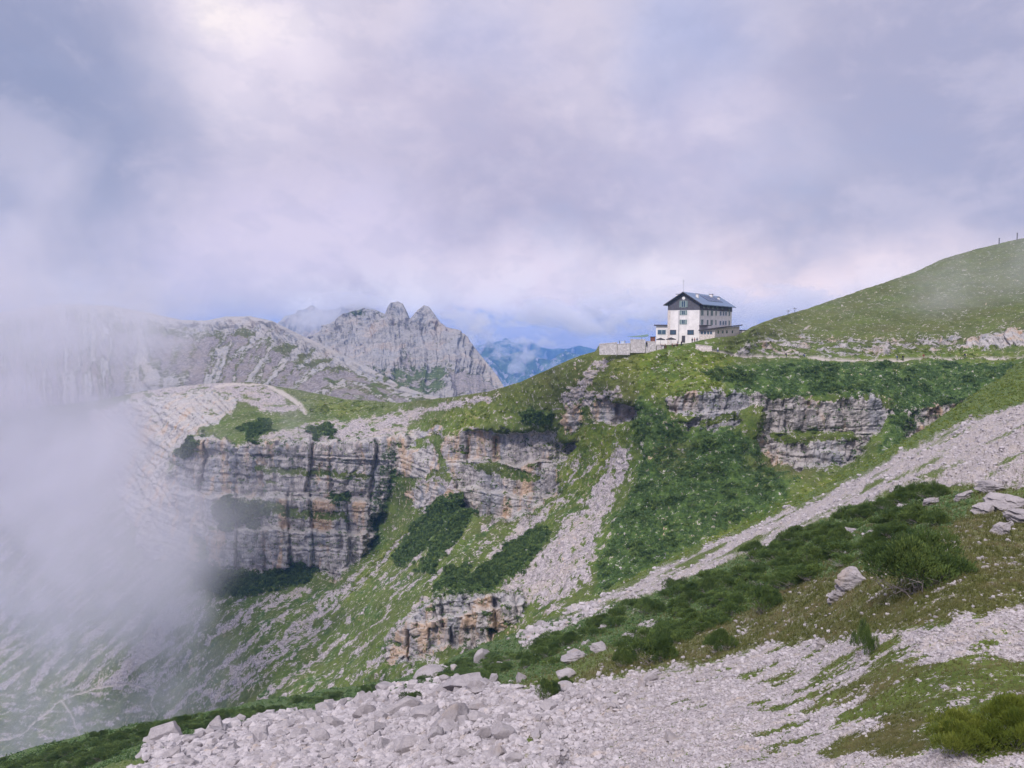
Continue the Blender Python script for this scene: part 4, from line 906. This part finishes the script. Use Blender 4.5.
def window(cv, zc, w, h, face='gable', frame=M_FRAME, u=None, panes=2, shutters=False, lit=None):
    """a framed window whose pane sits back in it"""
    if face == 'gable': pf = lambda a, b_, c, d, z0, z1: (a, b_, cv+c, cv+d, z0, z1); X0, X1 = -.14, -.01
    off = -.09 if zc > BAND_ else 0
    def fr(bm):
        th = .11
        for (c0, c1, z0, z1) in ((-w/2, w/2, h/2-th, h/2), (-w/2, w/2, -h/2, -h/2+th), (-w/2, -w/2+th, -h/2+th, h/2-th), (w/2-th, w/2, -h/2+th, h/2-th)):
            if face == 'gable': bx(bm, -.13+off, -.012+off, cv+c0, cv+c1, zc+z0, zc+z1)
            else: bx(bm, u+c0, u+c1, -.13+off, -.012+off, zc+z0, zc+z1)
        for k in range(1, panes):
            c = -w/2+w*k/panes
            if face == 'gable': bx(bm, -.12+off, -.012+off, cv+c-.04, cv+c+.04, zc-h/2+th, zc+h/2-th)
            else: bx(bm, u+c-.04, u+c+.04, -.12+off, -.012+off, zc-h/2+th, zc+h/2-th)
    f = bmesh_obj('window', fr, frame, hut); c = .1
    if face == 'gable': bmesh_obj('pane', lambda bm: bx(bm, -.05+off, -.008+off, cv-w/2+c, cv+w/2-c, zc-h/2+c, zc+h/2-c), M_GLASS, f)
    else: bmesh_obj('pane', lambda bm: bx(bm, u-w/2+c, u+w/2-c, -.05+off, -.008+off, zc-h/2+c, zc+h/2-c), M_GLASS, f)
    if shutters:
        for s in (-1, 1):
            a = s*(w/2+.32)
            if face == 'gable': bmesh_obj('shutter', lambda bm: bx(bm, -.1+off, -.014+off, cv+a-.27, cv+a+.27, zc-h/2, zc+h/2), M_SHUT, f)
            else: bmesh_obj('shutter', lambda bm: bx(bm, u+a-.27, u+a+.27, -.1+off, -.014+off, zc-h/2, zc+h/2), M_SHUT, f)
window(5.2, 8.55, 1.2, 1.5, shutters=True); window(5.2, 5.6, 1.2, 1.5, shutters=True)
window(8.5, 2.3, 2.0, 1.5, panes=3, frame=M_DARK); window(2.75, 2.3, 2.1, 1.5, panes=3, frame=M_DARK); window(5.2, 11.3, 1.5, 2.1, shutters=True, frame=M_FRAME)
M_SIGNG = simple('green emblem', (.08,.30,.16), .6, .03); M_SIGNR = simple('emblem white', (.78,.78,.76), .6, .03)
def disc(bm, cy_, cz, r, x0, x1, n=20):
    prism(bm, [(cy_+r*cos(2*pi*i/n), cz+r*sin(2*pi*i/n)) for i in range(n)], x0, x1)
em = bmesh_obj('emblem', lambda bm: disc(bm, 5.2, 13.15, .5, -.16, -.085), M_SIGNR, hut)
for zc, pys in ((None, 312.8), (None, 322.2)):
    for k, pxc in enumerate((701.3, 706.7, 710.9, 715.0)):
        u = Uof(pxc); window(0, Zof(pys+(.3 if k else 0), u), 1.5 if k == 1 else 1.2, 1.75, face='side', u=u, shutters=(k % 2 == 0), frame=M_FRAME)
    for pxc in (719.6, 722.4, 724.8):
        u = Uof(pxc); window(0, Zof(pys+.7, u), 1.8, 1.5, face='side', u=u, frame=M_BLUE)
    u = Uof(728.3); window(0, Zof(pys+.8, u), 1.5, 1.8, face='side', u=u)
for pxc in (702.5, 706.9, 711.3, 715.9, 721., 727.8):
    u = Uof(pxc); window(0, 10.55, 1.5, 1.1, face='side', u=u)
bmesh_obj('balcony', lambda bm: [bx(bm, -.4, 9., -1.3, -.01, 4.35, 4.6)], M_DARK, hut)
# west extension
wx = bmesh_obj('side_extension', lambda bm: bx(bm, .8, 12, Wd+.11, 14.6, -4, 4.35), M_WHITE, hut)
bmesh_obj('extension_roof', lambda bm: bx(bm, .2, 12.4, Wd+.12, 15.1, 4.36, 4.75), M_DARK, wx)
wv = bmesh_obj('extension_window', lambda bm: [bx(bm, .66, .79, 11.2, 14., 1.6, 3.1)], M_FRAME, wx)
bmesh_obj('pane', lambda bm: [bx(bm, .62, .655, 11.3, 12.5, 1.7, 3.), bx(bm, .62, .655, 12.65, 13.9, 1.7, 3.)], M_GLASS, wx)
# lean-to wing on the right
def wing(bm): hexa(bm, [(.0, -5, -4), (30, -5, -4), (30, -.01, -4), (.0, -.01, -4), (.0, -5, 3.35), (30, -5, 4.3), (30, -.01, 3.7), (.0, -.01, 2.75)])
wg = bmesh_obj('side_wing', wing, M_PLINTH, hut)
bmesh_obj('wing_roof', lambda bm: hexa(bm, [(-.9, -5.9, 3.5), (30.6, -5.9, 4.5), (30.6, -.02, 3.85), (-.9, -.02, 2.8), (-.9, -5.9, 3.85), (30.6, -5.9, 4.85), (30.6, -.02, 4.2), (-.9, -.02, 3.15)]), M_DARK, wg)
for vv in (-.9, -1.9, -2.9, -3.8): bmesh_obj('wing_window', lambda bm: bx(bm, -.06, -.012, vv-.32, vv+.32, 1.7, 2.6), M_GLASS, wg)
for uu in (3, 8, 13, 20): bmesh_obj('wing_window', lambda bm: bx(bm, uu, uu+1.6, -5.06, -5.012, 1.9, 2.9), M_GLASS, wg)
sh = bmesh_obj('store_annexe', lambda bm: bx(bm, 30.1, 40, -7.5, -.05, -4, 2.6), M_WHITE, hut); bmesh_obj('annexe_roof', lambda bm: bx(bm, 30.0, 40.6, -8.2, -.04, 2.61, 2.95), M_DARK, sh)
dr = bmesh_obj('door', lambda bm: bx(bm, -.07, -.013, 4.5, 5.6, -1.0, 1.2), M_DARK, hut)

# ---- terrace on the brow
def gz(px): return float(on(FARS, px, float(ftop(px))+.6)[0][2])
M_STONE, t, b = mat('dry stone'); gp = t.node('ShaderNodeNewGeometry').outputs['Position']
vc = t.voro(gp, 2.2, 'F1', 'Color'); c = t.mix(t.xyz(vc)[0], (.45,.42,.42), (.66,.63,.62)); c = t.mix(t.ramp(t.voro(gp, 2.2, 'DISTANCE_TO_EDGE'), 0, .06, .7, 0), c, (.15,.14,.14)); t.put(b.inputs['Base Color'], c)
def wall_seg(px0, px1, top0, top1, bot_, D0, D1, label, mt=M_STONE, name='terrace_wall', posts=()):
    P0 = unproj(px0, top0, D0); P1 = unproj(px1, top1, D1); B0 = unproj(px0, bot_, D0); th = np.array([0, .5, 0])
    rt = empty(name, (P0[0], P0[1], B0[2]-1.5)); o = np.array(rt.location)
    def f(bm):
        n = 6
        for i in range(n):
            a = P0+(P1-P0)*i/n; e = P0+(P1-P0)*(i+1)/n; z0 = B0[2]-1.5
            hexa(bm, [tuple(np.array([a[0], a[1], z0])-o), tuple(np.array([e[0], e[1], z0])-o), tuple(np.array([e[0], e[1]+.5, z0])-o), tuple(np.array([a[0], a[1]+.5, z0])-o),
                      tuple(a-o), tuple(e-o), tuple(e+th-o), tuple(a+th-o)])
        bmesh.ops.remove_doubles(bm, verts=bm.verts, dist=.001)
    bmesh_obj('wall', f, mt, rt)
    bmesh_obj('coping', lambda bm: hexa(bm, [tuple(P0-o+np.array([-.1, -.1, .003])), tuple(P1-o+np.array([.1, -.1, .003])), tuple(P1-o+np.array([.1, .6, .003])), tuple(P0-o+np.array([-.1, .6, .003])),
        tuple(P0-o+np.array([-.1, -.1, .14])), tuple(P1-o+np.array([.1, -.1, .14])), tuple(P1-o+np.array([.1, .6, .14])), tuple(P0-o+np.array([-.1, .6, .14]))]), M_PLINTH, rt)
    return tag(rt, label, 'wall')
wall_seg(599.5, 617, 344.3, 342.6, 350, 230, 229.5, 'lowest pale stone terrace wall at the tip of the brow')
wall_seg(617.6, 630, 344.2, 343.6, 350, 229.4, 229, 'low stone terrace wall carrying the pale blue panel')
wall_seg(630.6, 645.5, 339.6, 339.8, 348, 229, 228.5, 'taller stone terrace wall under the green canopy')
wall_seg(646.2, 656, 341.5, 341.8, 349, 228.4, 228, 'stone terrace wall right of the green canopy, beside a person')
wall_seg(656.8, 664, 345., 345.2, 349.5, 228.2, 228, 'lowest piece of terrace wall nearest the hut')
wall_seg(696, 712, 344.6, 346.6, 349, float(on(FARS, 696, 347.5)[0][1])-.8, float(on(FARS, 712, 349.5)[0][1])-.8, 'long low pinkish retaining wall right below the hut', M_PLINTH, 'retaining_wall')
p = unproj(618.5, 344.2, 229.8); fp = empty('wind_screen', p); 
bmesh_obj('panel', lambda bm: bx(bm, .7, 1.9, 0, .08, .1, 1.), M_BLUE, fp)
for xx in (0.3, 2.0): bmesh_obj('post', lambda bm: bx(bm, xx-.08, xx+.08, -.04, .12, -.4, 1.15), M_DARK, fp)
tag(fp, 'pale blue wind screen between two dark posts on the terrace wall', 'wind screen')
M_GREENC = simple('faded green canvas', (.12,.19,.17), .8, .12); M_BLACKC = simple('black canvas', (.03,.03,.035), .8); M_WOOD = simple('red-brown wood', (.22,.09,.06), .7, .2)
def gable_canopy():
    p = unproj(641.5, 341.5, 232.); o = empty('green_canopy', (p[0], p[1], p[2]))
    k = 232/FPX
    def f(bm):
        pts = [(-15.2*k, -1.5, 5.0*k), (-7*k, 1.8, 5.2*k), (0, 0, 6.3*k), (7.5*k, 1.5, 7.3*k), (6*k, -1.6, 5.4*k), (-1*k, -2.2, 4.7*k), (0, 2.2, 4.9*k)]
        v = [bm.verts.new(q_) for q_ in pts]; w = [bm.verts.new((q_[0], q_[1], q_[2]-.08)) for q_ in pts]
        T = [(2,0,5),(2,5,4),(2,4,3),(2,3,6),(2,6,1),(2,1,0)]
        for t_ in T: bm.faces.new([v[i] for i in t_]); bm.faces.new([w[i] for i in t_[::-1]])
        R_ = [0,5,4,3,6,1]
        for i in range(6): a, c_ = R_[i], R_[(i+1) % 6]; bm.faces.new([v[a], v[c_], w[c_], w[a]])
    bmesh_obj('canopy', f, M_GREENC, o); bmesh_obj('pole', lambda bm: bx(bm, -.06, .06, -.06, .06, -1.5, 6.2*k), M_METAL, o)
    tag(o, 'wide faded green canopy stretched over the terrace', 'canopy')
gable_canopy()
def parasol(px, py, w, label):
    p = unproj(px, py, 229.5); o = empty('parasol', p); k = 229.5/FPX; r = w*k/2
    def f(bm):
        n = 8; top = bm.verts.new((0, 0, 2.75)); ring = [bm.verts.new((r*cos(2*pi*i/n), r*sin(2*pi*i/n), 2.2)) for i in range(n)]; low = [bm.verts.new((r*1.01*cos(2*pi*i/n), r*1.01*sin(2*pi*i/n), 2.0)) for i in range(n)]
        for i in range(n): bm.faces.new([top, ring[i], ring[(i+1) % n]]); bm.faces.new([ring[i], low[i], low[(i+1) % n], ring[(i+1) % n]])
    bmesh_obj('canopy', f, M_BLACKC, o); bmesh_obj('pole', lambda bm: bx(bm, -.04, .04, -.04, .04, -.6, 2.7), M_METAL, o); tag(o, label, 'parasol')
parasol(660.5, 346.5, 9, 'black parasol standing in front of the low side extension'); parasol(671, 346.2, 10, 'black parasol in front of the left gable window')
def kiosk():
    p = unproj(651, 345., 233); o = empty('wooden_kiosk', p); bmesh_obj('body', lambda bm: bx(bm, 0, 1.3, 0, 1.2, -1.5, 2.5), M_WOOD, o); bmesh_obj('roof', lambda bm: bx(bm, -.15, 1.45, -.15, 1.35, 2.505, 2.65), M_DARK, o); tag(o, 'small red-brown wooden hut on the terrace by the extension', 'kiosk')
kiosk()
def table(px, py, label):
    p = unproj(px, py, 228.6); o = empty('picnic_table', p); bmesh_obj('table_top', lambda bm: bx(bm, -.9, .9, -.4, .4, .7, .77), M_WOOD, o)
    for s in (-1, 1):
        bmesh_obj('bench', lambda bm: bx(bm, -.9, .9, s*.75-.14, s*.75+.14, .42, .48), M_WOOD, o); bmesh_obj('leg', lambda bm: [hexa(bm, [(s*.7-.04, -.8, -.5), (s*.7+.04, -.8, -.5), (s*.7+.04, .8, -.5), (s*.7-.04, .8, -.5), (s*.7-.04, -.3, .69), (s*.7+.04, -.3, .69), (s*.7+.04, .3, .69), (s*.7-.04, .3, .69)])], M_WOOD, o)
    tag(o, label, 'table')
table(663, 346.5, 'wooden picnic table by the left black parasol'); table(674.5, 346., 'wooden picnic table by the right black parasol')

# ---- people
M_SKIN = simple('skin', (.45,.27,.2), .6, .05); M_HAIR = simple('dark hair', (.03,.02,.015), .7)
def person_mesh(stride, arm, mats_, h=1.75):
    s = h/1.75; me = bpy.data.meshes.new('person'); V = []; E = []; Rr = []
    def v(x, y, z, r, par=None):
        V.append((x*s, y*s, z*s)); Rr.append(r*s)
        if par is not None: E.append((par, len(V)-1))
        return len(V)-1
    pel = v(0, 0, .95, .135); w = v(0, 0, 1.1, .125, pel); ch = v(0, 0, 1.32, .155, w); nk = v(0, -.01, 1.47, .06, ch); h1 = v(0, -.02, 1.58, .085, nk); h2 = v(0, -.02, 1.68, .085, h1)
    v(0, -.11, 1.6, .018, h1)
    for sd in (-1, 1):
        st_ = stride*sd; hp = v(.1*sd, 0, .88, .1, pel); kn = v(.11*sd, -st_*.5-.02, .5, .065, hp); an = v(.11*sd, -st_+.03, .09, .04, kn); v(.12*sd, -st_-.13, .04, .035, an)
        sh_ = v(.19*sd, 0, 1.4, .06, ch); el = v(.25*sd, .04+st_*.3, 1.13, .045, sh_); wr = v(.24*sd, -.1*arm+st_*.5, .9+.12*arm, .03, el); pm = v(.24*sd, -.13*arm+st_*.55, .84+.12*arm, .032, wr)
        for fi, (dx, ln) in enumerate(((-.03, .06), (-.012, .085), (.006, .09), (.024, .075))): a = v(.24*sd+dx, -.15*arm+st_*.58, .80+.12*arm-.02, .009, pm); v(.24*sd+dx, -.17*arm+st_*.6-.01, .80+.12*arm-ln, .008, a)
        v(.24*sd-.045*sd, -.17*arm+st_*.55-.02, .82+.12*arm, .010, pm)
    me.from_pydata(V, E, []); o = bpy.data.objects.new('person', me); COL.objects.link(o)
    md = o.modifiers.new('skin', 'SKIN'); o.modifiers.new('sub', 'SUBSURF').levels = 1
    for i, r in enumerate(Rr): me.skin_vertices[0].data[i].radius = (r, r)
    me.skin_vertices[0].data[0].use_root = True
    dg = bpy.context.evaluated_depsgraph_get(); dg.update(); m2 = bpy.data.meshes.new_from_object(o.evaluated_get(dg)); bpy.data.objects.remove(o)
    m2.materials.clear()
    for mm in mats_: m2.materials.append(mm)
    for p_ in m2.polygons:
        c_ = p_.center/s; p_.use_smooth = True
        p_.material_index = 0 if (c_.z > 1.47 or (c_.z < .92+.12*arm and abs(c_.x) > .2)) else (1 if c_.z > .93 else 2)
    return m2
cloth = {k: simple(k+' cloth', c_, .9, .1) for k, c_ in dict(navy=(.02,.03,.08), black=(.015,.015,.018), white=(.65,.66,.7), red=(.25,.06,.05), blue=(.08,.13,.3), grey=(.16,.16,.17), tan=(.3,.24,.17)).items()}
def person(px, py, D, jacket, trousers, rz, label, stride=.0, arm=.3, pack=None, S=None):
    p = unproj(px, py, D) if S is None else on(S, px, py)[0]
    o = link('person', person_mesh(stride, arm, [M_SKIN, cloth[jacket], cloth[trousers]])); o.location = p; o.rotation_euler = (0, 0, rz); tag(o, label, 'person')
    bm = bmesh.new(); bmesh.ops.create_uvsphere(bm, u_segments=10, v_segments=7, radius=.115); bmesh.ops.translate(bm, verts=bm.verts, vec=(0, .015, 1.675)); bmesh.ops.delete(bm, geom=[v_ for v_ in bm.verts if v_.co.z < 1.66 and v_.co.y < -.02], context='VERTS')
    me = bpy.data.meshes.new('hair'); bm.to_mesh(me); bm.free(); me.materials.append(M_HAIR); link('hair', me, o)
    if pack: bmesh_obj('backpack', lambda b2: bx(b2, -.16, .16, .13, .36, 1.0, 1.48), cloth[pack], o, bevel=.05)
T_ = [(677.6,346.4,228.3,'navy','black',1.,'person in dark clothes standing left of the terrace edge by the hut'),(681.3,346.6,228.,'black','navy',-1.,'person in black at the terrace edge right beside another in navy'),
 (646.6,347.,227.9,'black','navy',.5,'person in black standing before the wall right of the green canopy'),(692.2,343.4,231,'black','black',.3,'leftmost of three small figures under the gable window'),
 (694.6,343.2,231.4,'red','black',2.,'middle figure of three, in a red top under the gable window'),(697,343.,231.2,'navy','grey',-.4,'rightmost of three small figures at the corner of the hut'),(718.6,350.8,226.5,'white','blue',.2,'person in a white top on the path right of the hut')]
for a in T_[:-1]: person(*a)
person(718.6, 351.5, 0, *T_[-1][3:], S=FARS)
for (px, j, tr_, rz, lab, st_, pk) in ((786.5,'navy','black',1.5,'hiker in navy on the trail, leftmost of the walkers right of the hut',.2,'black'),(804.5,'blue','navy',1.5,'hiker in blue on the trail beside a pale rock',.22,'navy'),(898,'navy','grey',1.4,'hiker in navy walking just ahead of another on the trail',.2,'blue'),
   (903.6,'black','black',1.5,'hiker all in black close behind the one in navy',.18,'black'),(924,'red','tan',1.6,'hiker in a red top alone on the trail',.2,'red'),(965,'navy','black',1.5,'rightmost hiker, dark clothed, on the trail',.2,'black')):
    person(px, 358.4 if px > 850 else 357.2, 0, j, tr_, rz, lab, st_, .3, pk, S=FARS)
# ---- poles on the hill
def pole(px, hpx, label, name='waymark_pole', dy=.8, w=.14, cross=False):
    p = on(FARS, px, float(ftop(px))+dy)[0]; k = p[1]/FPX; o = empty(name, (p[0], p[1], p[2]-.4)); H = hpx*k+.6
    bmesh_obj('post', lambda bm: bx(bm, -w, w, -w, w, 0, H), M_DARK, o)
    if cross: bmesh_obj('crossarm', lambda bm: bx(bm, -.9, .9, -w*.6, w*.6, H*.78, H*.78+.16), M_DARK, o)
    else: bmesh_obj('cap', lambda bm: bx(bm, -w*1.5, w*1.5, -w*1.5, w*1.5, H+.002, H+.22), M_DARK, o)
    tag(o, label, 'pole')
pole(999, 5.5, 'short dark waymark pole on the misty skyline, left of the taller one', w=.2); pole(1017, 6.5, 'taller dark waymark pole on the skyline at the right edge', w=.2)
pole(788, 5, 'thin utility pole on the grassy skyline right of the hut', 'utility_pole', w=.07, cross=True); pole(794.5, 5, 'thin utility pole just right of its twin on the skyline', 'utility_pole', w=.07, cross=True)
# ================================================================== LIGHT, SKY, AIR
SUN_EL, SUN_AZ = radians(46), radians(-148)           # sun behind thin cloud, left of the view (azimuth from north, east positive)
W = bpy.data.worlds.new('World'); sc.world = W; W.use_nodes = True
t = NT(W.node_tree); bg = W.node_tree.nodes['Background']; out = W.node_tree.nodes['World Output']
sky = t.node('ShaderNodeTexSky', sky_type='NISHITA'); sky.sun_disc = False; sky.sun_elevation = SUN_EL; sky.sun_rotation = SUN_AZ
sky.altitude = 2300
bg.inputs['Strength'].default_value = .12; t.put(bg.inputs['Color'], sky.outputs[0])
dv = t.node('ShaderNodeTexCoord').outputs['Generated']
def direc(px, py):
    v = unproj(px, py, 1.); v = v/np.linalg.norm(v); return tuple(float(a) for a in v)
dsq = t.vmath('MULTIPLY', dv, (1., 1., 1.6))
n1 = t.noise(dsq, 2.6, 6, .55, .3); n2 = t.noise(t.vmath('ADD', dsq, (3.1, 1.2, .7)), 6.5, 6, .6, .2); n3 = t.noise(dsq, 16., 5, .6)
wn = t.node('ShaderNodeTexNoise'); t.put(wn.inputs['Vector'], dv); wn.inputs['Scale'].default_value = 5.; wn.inputs['Detail'].default_value = 5
warp = t.vmath('ADD', dv, t.vmath('SCALE', t.vmath('SUBTRACT', wn.outputs['Color'], (.5, .5, .5)), .22))
def lobe(px, py, r, sy=1., amt=1., power=1):
    c = direc(px, py)
    d = t.vmath('SUBTRACT', warp, c); d = t.vmath('MULTIPLY', d, (1, 1, 1/sy))
    f = t.ramp(t.vmath('LENGTH', d), r/740*.15, r/740*1.25, 1., 0.)
    return t.math('MULTIPLY', f, amt)
c = t.mix(t.ramp(n1, .4, .6), (.47,.445,.60), (.64,.59,.71))
def L(col, *a, **k):
    global c
    c = t.mix(lobe(*a, **k), c, col)
L((.60,.545,.70), 330, 160, 260, .6, .5)
L((.25,.29,.45), -90, 190, 280, 1.3, .9)
L((.31,.345,.52), 90, 90, 150, 1.3, .3)
L((.36,.375,.54), 1040, 60, 260, 1., .75)
L((.42,.40,.56), 500, 190, 170, .45, .6)
L((.37,.38,.54), 860, 225, 230, .35, .7)
L((.44,.49,.74), 690, 60, 75, 1., .6)
L((.40,.45,.72), 480, 30, 100, .5, .35)
L((.84,.76,.86), 235, 45, 105, .9, .9)
L((1.0,.90,.88), 225, 30, 45, .8, .75)
L((.66,.60,.78), 290, 240, 200, .35, .8)
L((.62,.58,.76), 700, 160, 110, .6, .45)
L((1.0,.82,.84), 800, 285, 210, .32, .9)
L((.82,.72,.84), 540, 295, 200, .32, .85)
L((.88,.82,.90), 650, 268, 60, .7, .6)
# bright cumulus tops lying low over the valley
low = t.ramp(t.xyz(warp)[2], -.03, .10, 1., 0.)
c = t.mix(t.math('MULTIPLY', low, t.ramp(n2, .42, .6)), c, (.86,.83,.95))
c = t.mix(t.math('MULTIPLY', t.ramp(n2, .44, .64), .28), c, (.78,.70,.81))
c = t.mix(t.math('MULTIPLY', t.ramp(n3, .47, .60), .15), c, (.38,.40,.58))
# gaps low over the valley with blue behind
gap = t.math('MULTIPLY', lobe(478, 316, 24, .25, 1.), t.ramp(n3, .35, .55))
c = t.mix(gap, c, (.20,.38,.80))
c = t.mix(t.ramp(t.xyz(dv)[2], .45, .8), c, (.56,.545,.60))
# overcast: cloud brightens towards the zenith
zen = t.ramp(t.xyz(dv)[2], .42, .95, 1., 2.3)
cb = t.node('ShaderNodeBackground'); t.put(cb.inputs['Color'], c); t.put(cb.inputs['Strength'], t.math('MULTIPLY', zen, 1.0))
cover = t.ramp(n2, .2, .5, .86, .97)
ms = t.node('ShaderNodeMixShader'); t.put(ms.inputs[0], cover); t.l.new(bg.outputs[0], ms.inputs[1]); t.l.new(cb.outputs[0], ms.inputs[2])
t.l.new(ms.outputs[0], out.inputs['Surface'])

sd = bpy.data.lights.new('sun', 'SUN'); sd.energy = 2.6; sd.angle = radians(7); sd.color = (1., .92, .90)
so = link('sun', sd)
vec = Vector((sin(SUN_AZ)*cos(SUN_EL), cos(SUN_AZ)*cos(SUN_EL)*-1*-1, sin(SUN_EL)))
so.rotation_euler = vec.to_track_quat('Z', 'Y').to_euler()

def box_obj(name, a, b, m):
    V = np.array([(x, y, z) for x in (a[0], b[0]) for y in (a[1], b[1]) for z in (a[2], b[2])], float)
    F = [(0,1,3,2),(4,6,7,5),(0,4,5,1),(2,3,7,6),(0,2,6,4),(1,5,7,3)]
    me = bpy.data.meshes.new(name); me.from_pydata([tuple(v) for v in V], [], F); me.materials.append(m); return link(name, me)
hm = bpy.data.materials.new('haze air'); hm.use_nodes = True; hm.node_tree.nodes.clear(); t = NT(hm.node_tree)
o_ = t.node('ShaderNodeOutputMaterial'); pv = t.node('ShaderNodeVolumePrincipled'); t.l.new(pv.outputs[0], o_.inputs['Volume'])
pv.inputs['Color'].default_value = (.21,.45,1.0,1); pv.inputs['Density'].default_value = 1.45e-4; pv.inputs['Anisotropy'].default_value = 0
tag(box_obj('haze', (-9500,-2600,-1700), (9500,8300,80), hm), kind='stuff')

def mist_mat(name, dens, col, scale, cover=.45, soft=.35, aniso=.2, seed=0., stretch=(1,1,1), rag=2.0):
    m = bpy.data.materials.new(name); m.use_nodes = True; m.node_tree.nodes.clear(); t = NT(m.node_tree)
    o_ = t.node('ShaderNodeOutputMaterial'); pv = t.node('ShaderNodeVolumePrincipled'); t.l.new(pv.outputs[0], o_.inputs['Volume'])
    oc = t.node('ShaderNodeTexCoord').outputs['Object']; g = t.node('ShaderNodeNewGeometry').outputs['Position']
    r = t.vmath('LENGTH', oc)
    n = t.noise(t.vmath('ADD', t.vmath('MULTIPLY', g, stretch), (seed, seed*.7, seed*.3)), scale, 4, .6, .4)
    base = t.math('SUBTRACT', 1., r)
    f = t.ramp(t.math('ADD', base, t.math('MULTIPLY', t.math('SUBTRACT', n, .5), rag)), cover, cover+soft)
    f = t.math('MULTIPLY', f, t.ramp(r, .7, 1., 1., 0.))
    t.put(pv.inputs['Density'], t.math('MULTIPLY', f, dens)); pv.inputs['Color'].default_value = (*col, 1); pv.inputs['Anisotropy'].default_value = aniso
    return m
def mist(label, px, py, D, rx, ry, rz, m, rot=0.):
    bm = bmesh.new(); bmesh.ops.create_icosphere(bm, subdivisions=2, radius=1.07); me = bpy.data.meshes.new('mist'); bm.to_mesh(me); bm.free(); me.materials.append(m)
    o = link('mist', me); o.location = unproj(px, py, D); o.scale = (rx, ry, rz); o.rotation_euler = (0, rot, 0)
    return tag(o, kind='stuff')
MC = (.86,.85,.91)
mA = mist_mat('valley mist', .032, MC, .020, .2, .85, rag=5.)
mist('', -60, 450, 250, 135, 90, 135, mA)
mB = mist_mat('thin mist', .0055, MC, .022, .2, .7, seed=40, rag=3.8)
mist('', 100, 560, 240, 62, 60, 75, mB)
mist('', 20, 700, 240, 90, 60, 32, mB)
mC = mist_mat('mountain mist', .007, (.86,.86,.92), .010, .15, .7, seed=80, rag=3.4)
mist('', 30, 330, 620, 190, 120, 75, mC)
mD = mist_mat('ridge mist', .0035, (.93,.93,.98), .012, .2, .6, seed=20)
mist('', 210, 318, 800, 180, 70, 22, mD)
mE = mist_mat('peak cloud', .008, (.95,.94,.98), .01, .15, .5, seed=120)
mist('', 318, 318, 1700, 130, 150, 45, mE)
mist('', 352, 300, 1700, 120, 150, 26, mE)
mF = mist_mat('hillside mist', .008, (.9,.9,.95), .03, .3, .8, seed=160, rag=4.)
mist('', 975, 278, 320, 92, 40, 34, mF, -.25)
mG = mist_mat('valley cumulus', .012, (.99,.97,.98), .009, .42, .45, seed=200, rag=5., stretch=(1,1,1.8))
for a in ((720,312,2500,900,240,110),(470,322,2300,200,200,62),(570,318,2400,330,220,75),(512,352,3300,150,130,70),(517,372,3800,60,80,90),(553,366,3800,80,80,45),(480,340,3900,170,200,70),(580,362,3800,80,90,40),(535,342,4000,230,150,45),(560,380,3700,60,60,30)):
    mist('', *a, mG)

# ================================================================== RENDER SETTINGS
vs = sc.view_settings; vs.view_transform = 'Standard'; vs.look = 'None'; vs.gamma = 1; vs.exposure = .14; vs.use_curve_mapping = False
cy = sc.cycles; cy.use_denoising = True; cy.volume_bounces = 5; cy.max_bounces = 6; cy.diffuse_bounces = 2; cy.glossy_bounces = 1; cy.transmission_bounces = 2
cy.transparent_max_bounces = 12; cy.volume_step_rate = 1.0; cy.volume_max_steps = 256
cy.denoising_prefilter = 'ACCURATE'; cy.denoising_input_passes = 'RGB_ALBEDO_NORMAL'
cy.use_adaptive_sampling = True; cy.adaptive_threshold = .02
